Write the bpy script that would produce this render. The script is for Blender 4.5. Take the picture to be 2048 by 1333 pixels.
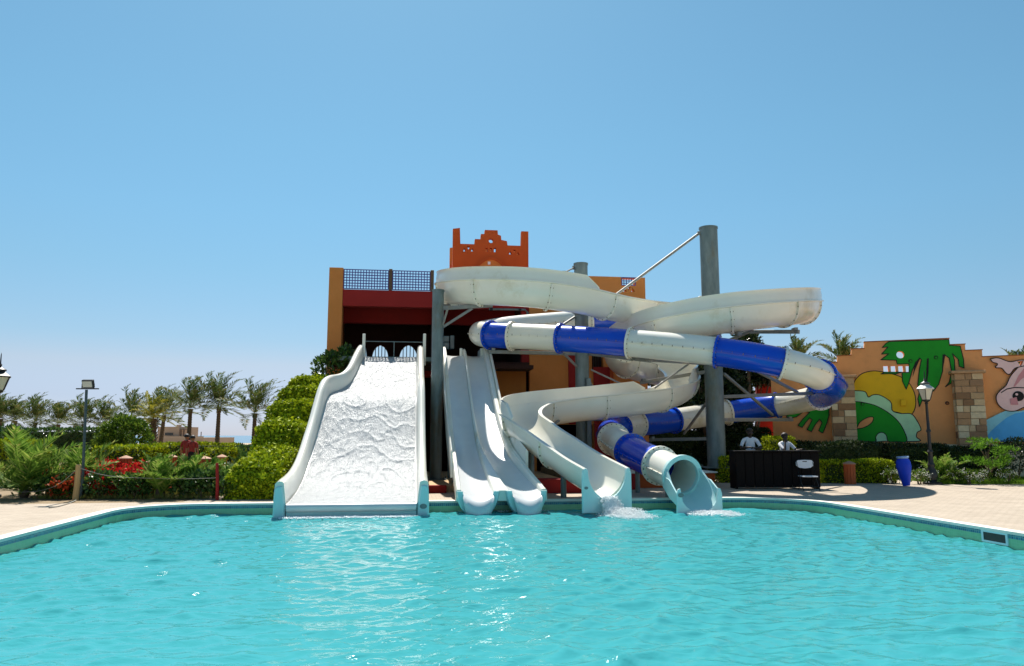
import bpy, bmesh, math, random
import numpy as np
from mathutils import Vector, Matrix
from mathutils.geometry import tessellate_polygon
random.seed(7); RNG = np.random.default_rng(7)
R = math.radians
for _o in list(bpy.data.objects): bpy.data.objects.remove(_o)
scene = bpy.context.scene
COL = scene.collection
# ------------------------------------------------------------------ camera
F = 1500.0; PITCH = math.atan(205/1500); H = 1.65
cam_d = bpy.data.cameras.new('camera'); cam_d.sensor_width = 36; cam_d.lens = F/2048*36
cam_d.clip_start = .05; cam_d.clip_end = 60000
cam = bpy.data.objects.new('camera', cam_d); COL.objects.link(cam)
cam.location = (0, 0, H); cam.rotation_euler = (math.pi/2+PITCH, 0, 0); scene.camera = cam
# ------------------------------------------------------------------ sky and sun
TO_SUN = Vector((-.11, .56, .80)).normalized()
world = bpy.data.worlds.new('World'); scene.world = world; world.use_nodes = True
wn = world.node_tree.nodes; wl = world.node_tree.links; wn.clear()
sky = wn.new('ShaderNodeTexSky'); sky.sky_type = 'NISHITA'; sky.sun_disc = False
sky.sun_elevation = math.asin(TO_SUN.z); sky.sun_rotation = math.atan2(TO_SUN.x, TO_SUN.y)
sky.altitude = 0; sky.air_density = 1.0; sky.dust_density = 0.2; sky.ozone_density = 2.0
bg = wn.new('ShaderNodeBackground'); bg.inputs['Strength'].default_value = .092
wo = wn.new('ShaderNodeOutputWorld'); # haze of a hot day, the same all round the horizon: tints the sky by height only
tc = wn.new('ShaderNodeTexCoord'); sx = wn.new('ShaderNodeSeparateXYZ'); hz = wn.new('ShaderNodeValToRGB'); hm = wn.new('ShaderNodeMix')
hm.data_type = 'RGBA'; hm.blend_type = 'MULTIPLY'; hm.inputs[0].default_value = 1
HAZE = [(0, (.47, .56, .92)), (.047, (.52, .55, .77)), (.088, (.65, .62, .69)), (.12, (.58, .66, .71)), (.206, (.59, .78, .77)), (.276, (.62, .87, .84)), (.366, (.65, .94, .88)), (.521, (.69, 1.0, .92))]
while len(hz.color_ramp.elements) < len(HAZE): hz.color_ramp.elements.new(.5)
for _e, (_p, _c) in zip(hz.color_ramp.elements, HAZE): _e.position = _p; _e.color = (*_c, 1)
wl.new(tc.outputs['Generated'], sx.inputs[0]); wl.new(sx.outputs[2], hz.inputs[0])
wl.new(sky.outputs[0], hm.inputs[6]); wl.new(hz.outputs[0], hm.inputs[7]); wl.new(hm.outputs[2], bg.inputs[0]); wl.new(bg.outputs[0], wo.inputs[0])
sun_d = bpy.data.lights.new('sun', 'SUN'); sun_d.energy = 5.0; sun_d.angle = R(.5); sun_d.color = (1, .955, .88)
sun = bpy.data.objects.new('sun', sun_d); COL.objects.link(sun); sun.location = TO_SUN*60
sun.rotation_euler = TO_SUN.to_track_quat('Z', 'Y').to_euler()
vs = scene.view_settings; vs.view_transform = 'Standard'; vs.look = 'None'; vs.exposure = 0.56; vs.gamma = 1
scene.render.engine = 'CYCLES'
cy = scene.cycles; cy.use_denoising = True; cy.max_bounces = 8; cy.transparent_max_bounces = 24
cy.caustics_reflective = False; cy.caustics_refractive = False
cy.sample_clamp_indirect = 6; cy.sample_clamp_direct = 5
# ------------------------------------------------------------------ frames of reference
CP, SP = math.cos(PITCH), math.sin(PITCH)
def ray(px, py):
    x = (px-1024)/F; up = -(py-666.5)/F
    return Vector((x, CP-SP*up, SP+CP*up))
def at(px, py, Y):
    d = ray(px, py); t = Y/d.y
    return Vector((d.x*t, Y, H+d.z*t))
def gnd(px, py, z=0.):
    d = ray(px, py); t = (z-H)/d.z
    return Vector((d.x*t, d.y*t, z))
def proj(p):
    x, y, z = p[0], p[1], p[2]-H
    fw = y*CP+z*SP; up = -y*SP+z*CP
    return (1024+F*x/fw, 666.5-F*up/fw)
AL = R(7.8); CA, SA = math.cos(AL), math.sin(AL); Y0 = 19.35
U3 = Vector((CA, SA, 0)); V3 = Vector((-SA, CA, 0))
def W(a, b, z=0.): return Vector((a*CA-b*SA, Y0+a*SA+b*CA, z))
def ab(p): return (p[0]*CA+(p[1]-Y0)*SA, -p[0]*SA+(p[1]-Y0)*CA)
def fac(px, py, b):                       # where the line of sight meets the plane b = const: (a, z)
    d = ray(px, py); t = (b+Y0*CA)/(-d.x*SA+d.y*CA)
    p = Vector((0, 0, H))+d*t
    return ab(p)[0], p.z
# ------------------------------------------------------------------ mesh building
class MB:
    def __init__(s): s.v = []; s.f = []; s.m = []
    def add(s, vs, fs, mi=0):
        o = len(s.v); s.v += [tuple(p) for p in vs]
        s.f += [tuple(i+o for i in f) for f in fs]; s.m += [mi]*len(fs); return s
    def box(s, c, size, ax=None, mi=0):
        X, Y, Z = ax if ax else (Vector((1, 0, 0)), Vector((0, 1, 0)), Vector((0, 0, 1)))
        c = Vector(c); h = [q/2 for q in size]; vs = []
        for k in (-1, 1):
            for j in (-1, 1):
                for i in (-1, 1): vs.append(c+X*(i*h[0])+Y*(j*h[1])+Z*(k*h[2]))
        return s.add(vs, [(0, 2, 3, 1), (4, 5, 7, 6), (0, 1, 5, 4), (2, 6, 7, 3), (0, 4, 6, 2), (1, 3, 7, 5)], mi)
    def abox(s, a0, a1, b0, b1, z0, z1, mi=0):           # box in the frame of the slide tower
        return s.box(W((a0+a1)/2, (b0+b1)/2, (z0+z1)/2), (abs(a1-a0), abs(b1-b0), abs(z1-z0)), (U3, V3, Vector((0, 0, 1))), mi)
    def bar(s, p, q, w, h=None, mi=0):                   # square bar between two points
        p, q = Vector(p), Vector(q); d = (q-p); L = d.length; d.normalize()
        up = Vector((0, 0, 1)) if abs(d.z) < .95 else Vector((0, 1, 0))
        sd = d.cross(up).normalized(); n = sd.cross(d)
        return s.box((p+q)/2, (L, w, h or w), (d, sd, n), mi)
    def loft(s, rings, closed=True, caps=True, mi=0):
        n = len(rings[0]); vs = [p for r in rings for p in r]; fs = []
        for i in range(len(rings)-1):
            for j in range(n if closed else n-1):
                k = (j+1) % n
                fs.append((i*n+j, i*n+k, (i+1)*n+k, (i+1)*n+j))
        if caps and closed:
            fs.append(tuple(range(n-1, -1, -1))); fs.append(tuple((len(rings)-1)*n+j for j in range(n)))
        return s.add(vs, fs, mi)
    def pipe(s, pts, r, n=10, mi=0, caps=True):
        pts = [Vector(p) for p in pts]; rings = []
        rr = r if isinstance(r, (list, tuple)) else [r]*len(pts)
        for i, p in enumerate(pts):
            d = (pts[min(i+1, len(pts)-1)]-pts[max(i-1, 0)]).normalized()
            up = Vector((0, 0, 1)) if abs(d.z) < .9 else Vector((0, 1, 0))
            x = d.cross(up).normalized(); y = x.cross(d)
            rings.append([p+(x*math.cos(2*math.pi*k/n)+y*math.sin(2*math.pi*k/n))*rr[i] for k in range(n)])
        return s.loft(rings, True, caps, mi)
    def lathe(s, c, prof, n=20, mi=0):
        c = Vector(c)
        rings = [[c+Vector((r*math.cos(2*math.pi*k/n), r*math.sin(2*math.pi*k/n), z)) for k in range(n)] for r, z in prof]
        return s.loft(rings, True, True, mi)
    def build(s, name, mat, parent=None, smooth=None, bevel=0, kind=None):
        me = bpy.data.meshes.new(name); me.from_pydata(s.v, [], s.f)
        if bevel:
            bm = bmesh.new(); bm.from_mesh(me); bmesh.ops.recalc_face_normals(bm, faces=bm.faces)
            es = [e for e in bm.edges if len(e.link_faces) == 2 and e.calc_face_angle(0) > .6]
            bmesh.ops.bevel(bm, geom=es, offset=bevel, segments=1, affect='EDGES'); bm.to_mesh(me); bm.free()
        else:
            bm = bmesh.new(); bm.from_mesh(me); bmesh.ops.recalc_face_normals(bm, faces=bm.faces); bm.to_mesh(me); bm.free()
            if any(s.m): me.polygons.foreach_set('material_index', s.m)
        for m in (mat if isinstance(mat, (list, tuple)) else [mat]): me.materials.append(m)
        if smooth is not None:
            me.polygons.foreach_set('use_smooth', [True]*len(me.polygons)); me.set_sharp_from_angle(angle=R(smooth))
        return link(name, me, parent, kind)
def link(name, me, parent=None, kind=None):
    o = bpy.data.objects.new(name, me); COL.objects.link(o)
    if parent is not None:
        o.parent = parent
        if parent.parent is None: o.matrix_parent_inverse = parent.matrix_basis.inverted()
    if kind: o['kind'] = kind
    return o
def tag(o, label, cat, group=None):
    o['label'] = label; o['category'] = cat
    if group: o['group'] = group
    return o
def thing(name, label, cat, loc=(0, 0, 0), group=None):
    o = bpy.data.objects.new(name, None); COL.objects.link(o); o.location = loc; o.empty_display_size = .2
    bpy.context.view_layer.update()
    return tag(o, label, cat, group)
def copy_tree(o, parent=None):
    c = o.copy(); COL.objects.link(c); pi = o.matrix_parent_inverse.copy(); c.parent = parent; c.matrix_parent_inverse = pi
    for ch in o.children: copy_tree(ch, c)
    return c
def move(o, loc, rz=0, sc=1):
    o.location = loc; o.rotation_euler = (0, 0, rz); o.scale = (sc, sc, sc); return o
def plate(mb, loops, org, X, Y, N, th, mi=0):
    """solid slab with holes: loops = [outer, hole, ...] of 2-D points in the plane org+X*x+Y*y, thickness th along N"""
    flat = [p for l in loops for p in l]
    tris = tessellate_polygon([[Vector((p[0], p[1], 0)) for p in l] for l in loops])
    n = len(flat); vs = [org+X*p[0]+Y*p[1] for p in flat]; vs += [v+N*th for v in vs]
    fs = [tuple(t) for t in tris]+[tuple(i+n for i in reversed(t)) for t in tris]
    o = 0
    for l in loops:
        for i in range(len(l)):
            j = (i+1) % len(l); fs.append((o+i, o+j, o+j+n, o+i+n))
        o += len(l)
    return mb.add(vs, fs, mi)
def circ(cx, cy, r, n=20): return [(cx+r*math.cos(2*math.pi*k/n), cy+r*math.sin(2*math.pi*k/n)) for k in range(n)]
def rect(x0, y0, x1, y1): return [(x0, y0), (x1, y0), (x1, y1), (x0, y1)]
def spline(pts, step=.12):
    """Catmull-Rom through the points, resampled evenly"""
    P = np.array([list(p) for p in pts], float); P = np.vstack([2*P[0]-P[1], P, 2*P[-1]-P[-2]]); out = []
    for i in range(1, len(P)-2):
        t = np.linspace(0, 1, 24, endpoint=False)[:, None]
        a, b, c, d = P[i-1], P[i], P[i+1], P[i+2]
        out.append(.5*((2*b)+(c-a)*t+(2*a-5*b+4*c-d)*t**2+(3*b-a-3*c+d)*t**3))
    out.append(P[-2][None]); Q = np.vstack(out)
    for _ in range(3): Q[1:-1] = Q[1:-1]*.5+(Q[:-2]+Q[2:])*.25
    s = np.r_[0, np.cumsum(np.linalg.norm(np.diff(Q, axis=0), axis=1))]
    n = max(2, int(s[-1]/step)); g = np.linspace(0, s[-1], n+1)
    return np.stack([np.interp(g, s, Q[:, k]) for k in range(Q.shape[1])], 1), g
# ------------------------------------------------------------------ materials
def nd(nt, t, **kw):
    n = nt.nodes.new(t)
    for k, v in kw.items():
        if k in n.inputs: n.inputs[k].default_value = v
        else: setattr(n, k, v)
    return n
def newmat(name):
    m = bpy.data.materials.new(name); m.use_nodes = True; nt = m.node_tree
    return m, nt, nt.nodes['Principled BSDF']
def c4(c): return (*c, 1)
def ramp(nt, fac, stops):
    r = nt.nodes.new('ShaderNodeValToRGB'); e = r.color_ramp.elements
    while len(e) < len(stops): e.new(.5)
    for i, (p, c) in enumerate(stops): e[i].position = p; e[i].color = c4(c)
    nt.links.new(fac, r.inputs[0]); return r.outputs[0]
def coords(nt, scale=(1, 1, 1)):
    g = nt.nodes.new('ShaderNodeNewGeometry'); mp = nt.nodes.new('ShaderNodeMapping'); mp.inputs['Scale'].default_value = scale
    nt.links.new(g.outputs['Position'], mp.inputs[0]); return mp.outputs[0]
def pm(name, c1, c2=None, scale=4., rough=.6, bump=0., bscale=40., metal=0., spec=.5, coat=0., stretch=(1, 1, 1), stain=None, stain_at=(.55, .75), isl=0.):
    """painted / natural surface: two tones by noise, optional stain tone, optional fine relief"""
    m, nt, b = newmat(name); L = nt.links; c2 = c2 or c1
    co = coords(nt, stretch)
    n = nd(nt, 'ShaderNodeTexNoise', Scale=scale, Detail=5., Roughness=.6); L.new(co, n.inputs['Vector'])
    col = ramp(nt, n.outputs['Fac'], [(.3, c1), (.7, c2)])
    if stain:
        n2 = nd(nt, 'ShaderNodeTexNoise', Scale=scale*.37, Detail=8., Roughness=.7); L.new(co, n2.inputs['Vector'])
        mr = nd(nt, 'ShaderNodeMapRange'); mr.inputs[1].default_value = stain_at[0]; mr.inputs[2].default_value = stain_at[1]
        L.new(n2.outputs['Fac'], mr.inputs[0])
        mx = nd(nt, 'ShaderNodeMix', data_type='RGBA'); L.new(mr.outputs[0], mx.inputs[0]); L.new(col, mx.inputs[6]); mx.inputs[7].default_value = c4(stain); col = mx.outputs[2]
    if isl:
        g = nt.nodes.new('ShaderNodeNewGeometry'); hs = nt.nodes.new('ShaderNodeHueSaturation')
        mr = nd(nt, 'ShaderNodeMapRange'); mr.inputs[3].default_value = 1-isl; mr.inputs[4].default_value = 1+isl
        L.new(g.outputs['Random Per Island'], mr.inputs[0]); L.new(mr.outputs[0], hs.inputs['Value']); L.new(col, hs.inputs['Color']); col = hs.outputs[0]
    L.new(col, b.inputs['Base Color']); b.inputs['Roughness'].default_value = rough; b.inputs['Metallic'].default_value = metal
    b.inputs['Specular IOR Level'].default_value = spec; b.inputs['Coat Weight'].default_value = coat; b.inputs['Coat Roughness'].default_value = .12
    if bump:
        n3 = nd(nt, 'ShaderNodeTexNoise', Scale=bscale, Detail=4.); L.new(co, n3.inputs['Vector'])
        bp = nd(nt, 'ShaderNodeBump', Strength=bump, Distance=.02); L.new(n3.outputs['Fac'], bp.inputs['Height']); L.new(bp.outputs[0], b.inputs['Normal'])
    return m
def leafmat(name, stops, trans=.35, rough=.55):
    m, nt, b = newmat(name); L = nt.links
    g = nt.nodes.new('ShaderNodeNewGeometry'); col = ramp(nt, g.outputs['Random Per Island'], stops)
    L.new(col, b.inputs['Base Color']); b.inputs['Roughness'].default_value = rough; b.inputs['Specular IOR Level'].default_value = .35 if rough < .5 else .08
    t = nt.nodes.new('ShaderNodeBsdfTranslucent'); L.new(col, t.inputs[0])
    mx = nd(nt, 'ShaderNodeMixShader'); mx.inputs[0].default_value = trans
    L.new(b.outputs[0], mx.inputs[1]); L.new(t.outputs[0], mx.inputs[2]); L.new(mx.outputs[0], nt.nodes['Material Output'].inputs[0])
    return m
# ================================================================== materials in use
M = {}
M['sand'] = pm('desert_sand', (.42, .31, .19), (.52, .40, .26), 1.5, .95, .4, 30, stain=(.30, .24, .15))
M['bedsand'] = pm('bed_sand', (.50, .34, .17), (.60, .42, .24), 3, .95, .6, 25, stain=(.30, .20, .10))
M['white_gel'] = pm('white_gelcoat', (.82, .785, .67), (.86, .835, .74), 1.2, .28, 0, coat=.4, stain=(.62, .53, .34), stain_at=(.57, .74))
M['white_bed'] = pm('white_slide_bed', (.66, .66, .65), (.72, .72, .70), 2, .25, .08, 60, coat=.3)
M['blue_gel'] = pm('blue_gelcoat', (.001, .062, .56), (.001, .075, .64), 1.0, .22, 0, coat=.1, stain=(.006, .10, .60))
M['bounce_gel'] = pm('pool_bounce_gelcoat', (.50, .74, .72), (.58, .80, .78), 1.5, .35, 0, coat=.3)  # white gelcoat with the pool's turquoise bounce light put into its colour
M['galv'] = pm('galvanised_steel', (.12, .165, .165), (.21, .26, .255), 5, .5, .12, 60, metal=.35, stretch=(1, 1, .35), stain=(.16, .15, .10))
M['steel_arm'] = pm('grey_painted_steel', (.20, .205, .19), (.28, .28, .26), 6, .6, .05, 60, metal=.2, stain=(.28, .20, .11))
M['rust_bolt'] = pm('rusty_bolt', (.16, .11, .07), (.25, .18, .11), 20, .8)
M['ochre'] = pm('ochre_plaster', (.60, .215, .048), (.68, .255, .065), .8, .9, .35, 60, stain=(.50, .165, .035))
M['terracotta'] = pm('terracotta_plaster', (.45, .075, .010), (.53, .095, .014), .8, .9, .35, 60, stain=(.36, .055, .010))
M['red'] = pm('red_plaster', (.29, .010, .008), (.34, .014, .010), 1, .85, .25, 60, stain=(.21, .009, .008))
M['brown'] = pm('brown_plaster', (.36, .12, .02), (.46, .17, .03), .7, .9, .3, 60, stain=(.30, .06, .02))
M['inner'] = pm('shade_dark_plaster', (.035, .012, .008), (.05, .018, .012), 1, .9)  # deep shade of the open bays is put into this near-black colour
M['lattice'] = pm('violet_blue_lattice', (.07, .06, .28), (.09, .08, .34), 8, .6)
M['trim'] = pm('brown_trim', (.10, .055, .03), (.14, .08, .04), 6, .7)
M['black'] = pm('black_metal', (.012, .012, .013), (.02, .02, .02), 20, .45)
M['darkwood'] = pm('dark_stained_wood', (.004, .003, .003), (.008, .005, .004), 6, .6, .1, 40, stretch=(1, 1, 8), spec=.12)
M['plastic'] = pm('white_plastic', (.74, .76, .80), (.78, .80, .84), 6, .4)
M['coping'] = pm('white_coping', (.74, .72, .64), (.80, .78, .71), 2, .7, .2, 40, stain=(.62, .58, .46))
M['woodpost'] = pm('weathered_timber', (.42, .27, .10), (.52, .36, .16), 8, .9, .4, 30, stretch=(1, 1, .2))
M['orange'] = pm('orange_painted_wood', (.50, .10, .022), (.58, .13, .03), 8, .75, .2, 40, stretch=(1, 1, .15), stain=(.36, .07, .02))
M['cap'] = pm('faded_pink_cap', (.46, .24, .14), (.52, .29, .18), 8, .8)
M['rope'] = pm('grey_rope', (.30, .28, .24), (.38, .36, .31), 30, .9)
M['vase'] = pm('blue_glazed_clay', (.005, .045, .55), (.008, .06, .65), 3, .5, .15, 14, spec=.3)
M['vaserim'] = pm('pale_blue_rim', (.22, .40, .66), (.28, .46, .72), 6, .5)
M['lampglass'] = pm('frosted_lamp_pane', (.62, .58, .44), (.70, .66, .52), 10, .35)
M['lampwhite'] = pm('lantern_white_roof', (.55, .56, .52), (.62, .62, .58), 10, .45)
M['hair'] = pm('dark_hair', (.010, .008, .007), (.016, .012, .010), 30, .6)
M['skin_dark'] = pm('dark_skin', (.035, .018, .011), (.042, .022, .013), 10, .5)
M['skin_tan'] = pm('tanned_skin', (.36, .17, .10), (.40, .20, .12), 10, .55)
M['shirt_white'] = pm('white_shirt', (.74, .75, .80), (.80, .80, .84), 9, .9, .3, 25)
M['shirt_red'] = pm('red_patterned_top', (.50, .05, .04), (.22, .03, .03), 14, .9, .2, 25)
M['shorts'] = pm('dark_shorts', (.012, .013, .016), (.02, .02, .024), 9, .9)
M['villa'] = pm('villa_stone', (.42, .30, .21), (.48, .35, .25), .3, .95)
M['glassdark'] = pm('dark_window', (.02, .025, .03), (.03, .035, .04), 1, .15)
M['bark'] = pm('palm_bark', (.07, .048, .03), (.15, .10, .06), 9, .95, .6, 22)
M['twig'] = pm('branch_bark', (.12, .08, .05), (.18, .13, .08), 9, .95, .4, 22)
G1 = [(0, (.035, .075, .010)), (.4, (.075, .14, .016)), (.75, (.13, .20, .02)), (1, (.20, .27, .03))]
M['hedge'] = leafmat('hedge_leaf', [(0, (.06, .10, .006)), (.35, (.26, .33, .010)), (.75, (.48, .54, .018)), (1, (.64, .66, .03))], .12)
M['shrub'] = leafmat('glossy_shrub_leaf', [(0, (.018, .05, .012)), (.5, (.05, .11, .02)), (1, (.13, .22, .04))], .25, .3)
M['ground_green'] = leafmat('ground_cover_leaf', G1, .3)
M['treeleaf'] = leafmat('dark_tree_leaf', [(0, (.012, .03, .010)), (.6, (.03, .055, .016)), (1, (.07, .10, .03))], .2, .3)
M['feather'] = leafmat('light_green_leaf', [(0, (.07, .16, .012)), (.6, (.12, .26, .02)), (1, (.20, .36, .04))], .4)
M['date'] = leafmat('date_palm_leaflet', [(0, (.06, .14, .018)), (.5, (.15, .27, .035)), (.85, (.27, .37, .06)), (1, (.46, .44, .14))], .35)
M['farpalm'] = leafmat('windblown_palm_leaflet', [(0, (.035, .065, .016)), (.5, (.085, .14, .03)), (.8, (.16, .19, .055)), (1, (.30, .21, .09))], .3)
M['yellowpalm'] = leafmat('yellowing_palm_leaflet', [(0, (.10, .13, .02)), (.5, (.24, .25, .03)), (1, (.46, .38, .05))], .35)
M['flower'] = leafmat('red_bract', [(0, (.40, .012, .016)), (.6, (.60, .022, .024)), (1, (.70, .09, .04))], .35)
M['orangeflower'] = leafmat('orange_red_bract', [(0, (.42, .05, .02)), (.6, (.55, .09, .03)), (1, (.50, .16, .05))], .35)
M['whiteflower'] = leafmat('white_petal', [(0, (.60, .62, .52)), (1, (.78, .76, .70))], .3)
M['dry'] = leafmat('dry_grass_blade', [(0, (.25, .2, .07)), (.6, (.24, .27, .06)), (1, (.36, .38, .08))], .3)
M['grass'] = leafmat('grass_blade', [(0, (.08, .17, .012)), (.6, (.15, .28, .02)), (1, (.24, .36, .035))], .35)
M['lawnsoil'] = pm('lawn_base', (.10, .16, .02), (.16, .22, .03), 6, .95, .5, 40)
M['soil'] = pm('garden_soil', (.22, .15, .08), (.32, .23, .13), 4, .95, .5, 30)

def paving():
    m, nt, b = newmat('small_block_paving'); L = nt.links
    g = nt.nodes.new('ShaderNodeNewGeometry'); mp = nd(nt, 'ShaderNodeMapping'); mp.inputs['Rotation'].default_value = (0, 0, -AL)
    L.new(g.outputs['Position'], mp.inputs[0])
    br = nd(nt, 'ShaderNodeTexBrick', Scale=1.0); br.inputs['Brick Width'].default_value = .22; br.inputs['Row Height'].default_value = .11; br.inputs['Mortar Size'].default_value = .007
    br.inputs['Color1'].default_value = (.47, .385, .295, 1); br.inputs['Color2'].default_value = (.53, .435, .335, 1); br.inputs['Mortar'].default_value = (.34, .27, .20, 1)
    L.new(mp.outputs[0], br.inputs['Vector'])
    n = nd(nt, 'ShaderNodeTexNoise', Scale=1.3, Detail=8., Roughness=.7); L.new(mp.outputs[0], n.inputs['Vector'])
    st = ramp(nt, n.outputs['Fac'], [(.3, (.80, .79, .78)), (.65, (1.0, 1.0, 1.0))])
    mx = nd(nt, 'ShaderNodeMix', data_type='RGBA', blend_type='MULTIPLY'); mx.inputs[0].default_value = 1
    L.new(br.outputs['Color'], mx.inputs[6]); L.new(st, mx.inputs[7]); L.new(mx.outputs[2], b.inputs['Base Color'])
    b.inputs['Roughness'].default_value = .9
    bp = nd(nt, 'ShaderNodeBump', Strength=.5, Distance=.006); bp.invert = True; L.new(br.outputs['Fac'], bp.inputs['Height']); L.new(bp.outputs[0], b.inputs['Normal'])
    return m
M['paving'] = paving()
def mosaic(name, c1, c2, grout):
    m, nt, b = newmat(name); L = nt.links
    g = nt.nodes.new('ShaderNodeUVMap')
    br = nd(nt, 'ShaderNodeTexBrick', Scale=1.0, offset=0.0); br.inputs['Brick Width'].default_value = .05; br.inputs['Row Height'].default_value = .05; br.inputs['Mortar Size'].default_value = .004
    br.inputs['Color1'].default_value = c4(c1); br.inputs['Color2'].default_value = c4(c2); br.inputs['Mortar'].default_value = c4(grout)
    L.new(g.outputs[0], br.inputs['Vector']); L.new(br.outputs['Color'], b.inputs['Base Color']); b.inputs['Roughness'].default_value = .25
    return m
M['mosaic_blue'] = mosaic('blue_mosaic_band', (.02, .10, .20), (.05, .24, .34), (.30, .42, .40))
M['mosaic_green'] = mosaic('green_mosaic_wall', (.26, .52, .28), (.32, .58, .32), (.36, .58, .36))
M['poolfloor'] = pm('pool_floor_paint', (.020, .42, .46), (.030, .48, .52), .5, .7)
def watermat():
    m = bpy.data.materials.new('pool_water'); m.use_nodes = True; nt = m.node_tree; nt.nodes.clear(); L = nt.links
    co = coords(nt, (.55, 1, 1))
    n1 = nd(nt, 'ShaderNodeTexNoise', Scale=6.5, Detail=3., Roughness=.5, Distortion=1.4); L.new(co, n1.inputs['Vector'])
    bp = nd(nt, 'ShaderNodeBump', Strength=.22, Distance=.06); L.new(n1.outputs['Fac'], bp.inputs['Height'])
    n2 = nd(nt, 'ShaderNodeTexNoise', Scale=15., Detail=2., Distortion=.8); L.new(co, n2.inputs['Vector'])
    bp2 = nd(nt, 'ShaderNodeBump', Strength=.04, Distance=.02); L.new(n2.outputs['Fac'], bp2.inputs['Height']); L.new(bp.outputs[0], bp2.inputs['Normal'])
    fr = nd(nt, 'ShaderNodeFresnel', IOR=1.45); L.new(bp2.outputs[0], fr.inputs['Normal'])
    tr = nd(nt, 'ShaderNodeBsdfTransparent'); tr.inputs[0].default_value = (.80, .98, .97, 1)
    df = nd(nt, 'ShaderNodeBsdfDiffuse'); df.inputs[0].default_value = (.055, .385, .405, 1); L.new(bp.outputs[0], df.inputs['Normal'])   # light scattered back by the water body
    bo = nd(nt, 'ShaderNodeMixShader'); bo.inputs[0].default_value = .86; L.new(tr.outputs[0], bo.inputs[1]); L.new(df.outputs[0], bo.inputs[2])
    gl = nd(nt, 'ShaderNodeBsdfGlossy', Roughness=.03); L.new(bp2.outputs[0], gl.inputs['Normal'])
    mx = nd(nt, 'ShaderNodeMixShader'); L.new(fr.outputs[0], mx.inputs[0]); L.new(bo.outputs[0], mx.inputs[1]); L.new(gl.outputs[0], mx.inputs[2])
    o = nd(nt, 'ShaderNodeOutputMaterial'); L.new(mx.outputs[0], o.inputs[0]); return m
M['water'] = watermat()
M['sea'] = pm('sea_surface', (.012, .09, .17), (.03, .15, .24), .02, .25, stretch=(.3, 1, 1), stain=(.30, .42, .48), stain_at=(.60, .72))
def filmmat():
    m, nt, b = newmat('flowing_water_film'); L = nt.links
    b.inputs['Base Color'].default_value = (.44, .45, .45, 1); b.inputs['Roughness'].default_value = .28; b.inputs['Specular IOR Level'].default_value = .15
    co = coords(nt, (1, .45, .45))
    n1 = nd(nt, 'ShaderNodeTexNoise', Scale=7., Detail=6., Roughness=.7, Distortion=.8); L.new(co, n1.inputs['Vector'])
    v = nd(nt, 'ShaderNodeTexNoise', Scale=38., Detail=3.); L.new(co, v.inputs['Vector'])
    bp = nd(nt, 'ShaderNodeBump', Strength=.8, Distance=.05); L.new(n1.outputs['Fac'], bp.inputs['Height'])
    b2 = nd(nt, 'ShaderNodeBump', Strength=1., Distance=.02); L.new(v.outputs['Fac'], b2.inputs['Height']); L.new(bp.outputs[0], b2.inputs['Normal'])
    L.new(b2.outputs[0], b.inputs['Normal']); return m
M['film'] = filmmat()
M['foam'] = pm('white_foam', (.86, .89, .89), (.90, .92, .92), 6, .95, 0, spec=.05)
def stonemats():
    cs = [(.46, .31, .165), (.36, .215, .11), (.25, .14, .07), (.58, .42, .24), (.64, .53, .34), (.30, .18, .10), (.42, .25, .13)]
    return [pm('rough_stone', c, tuple(x*1.25 for x in c), 9, .95, .7, 30) for c in cs]
STONES = stonemats()
# ================================================================== pool, deck and land
PA0, PA1, PB1, PB0 = -9.0, 7.6, .06, -16.6        # pool in the a, b frame; the near edge lies behind the viewer
WZ = -.24
def pool_loop(off=0., n=10):
    x0, x1, y0, y1 = PA0-off, PA1+off, PB0-off, PB1+off; out = []
    for cx, cy, r, t0 in ((x1, y1, 1.9, 90), (x0, y1, 1.5, 180)):
        r += off
        sx = -1 if cx == x1 else 1
        cx2 = cx+sx*r; cy2 = cy-r
        ang = np.linspace(0, 90, n)+(0 if cx == x1 else 90)
        out += [(cx2+r*math.cos(R(t)), cy2+r*math.sin(R(t))) for t in ang]
    out += [(x0, y0), (x1, y0)]
    return out
def strip(mb, la, za, lb, zb, mi=0):
    n = len(la); vs = [W(p[0], p[1], za) for p in la]+[W(p[0], p[1], zb) for p in lb]
    mb.add(vs, [(i, (i+1) % n, (i+1) % n+n, i+n) for i in range(n)], mi)
def with_uv(o, loop):
    me = o.data; uv = me.uv_layers.new(name='uv'); cum = [0]
    P = [W(*p) for p in loop]
    for i in range(len(P)): cum.append(cum[-1]+(P[(i+1) % len(P)]-P[i]).length)
    co = np.empty(len(me.vertices)*3); me.vertices.foreach_get('co', co); co = co.reshape(-1, 3)
    n = len(P)
    for poly in me.polygons:
        idx = [v % n for v in poly.vertices]; wrap = (n-1 in idx and 0 in idx)
        for li, v in zip(poly.loop_indices, poly.vertices):
            i = v % n; u = cum[n] if (wrap and i == 0) else cum[i]
            uv.data[li].uv = (u, co[v][2])
    return o
lp = pool_loop(0)
mb = MB(); strip(mb, lp, -.02, lp, -.095); o = with_uv(mb.build('mosaic_band', M['mosaic_blue'], kind='structure'), lp); o.name = 'pool_tile_band'
mb = MB(); strip(mb, pool_loop(.004), -.095, pool_loop(.004), -.30); with_uv(mb.build('pool_wall', M['mosaic_green'], kind='structure'), lp)
mb = MB(); strip(mb, pool_loop(.006), -.30, pool_loop(.006), -.62); mb.build('pool_side', M['poolfloor'], kind='structure')
mb = MB(); mb.add([W(p[0], p[1], -.60) for p in lp], [tuple(range(len(lp)))]); mb.build('pool_floor', M['poolfloor'], kind='structure')
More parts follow.
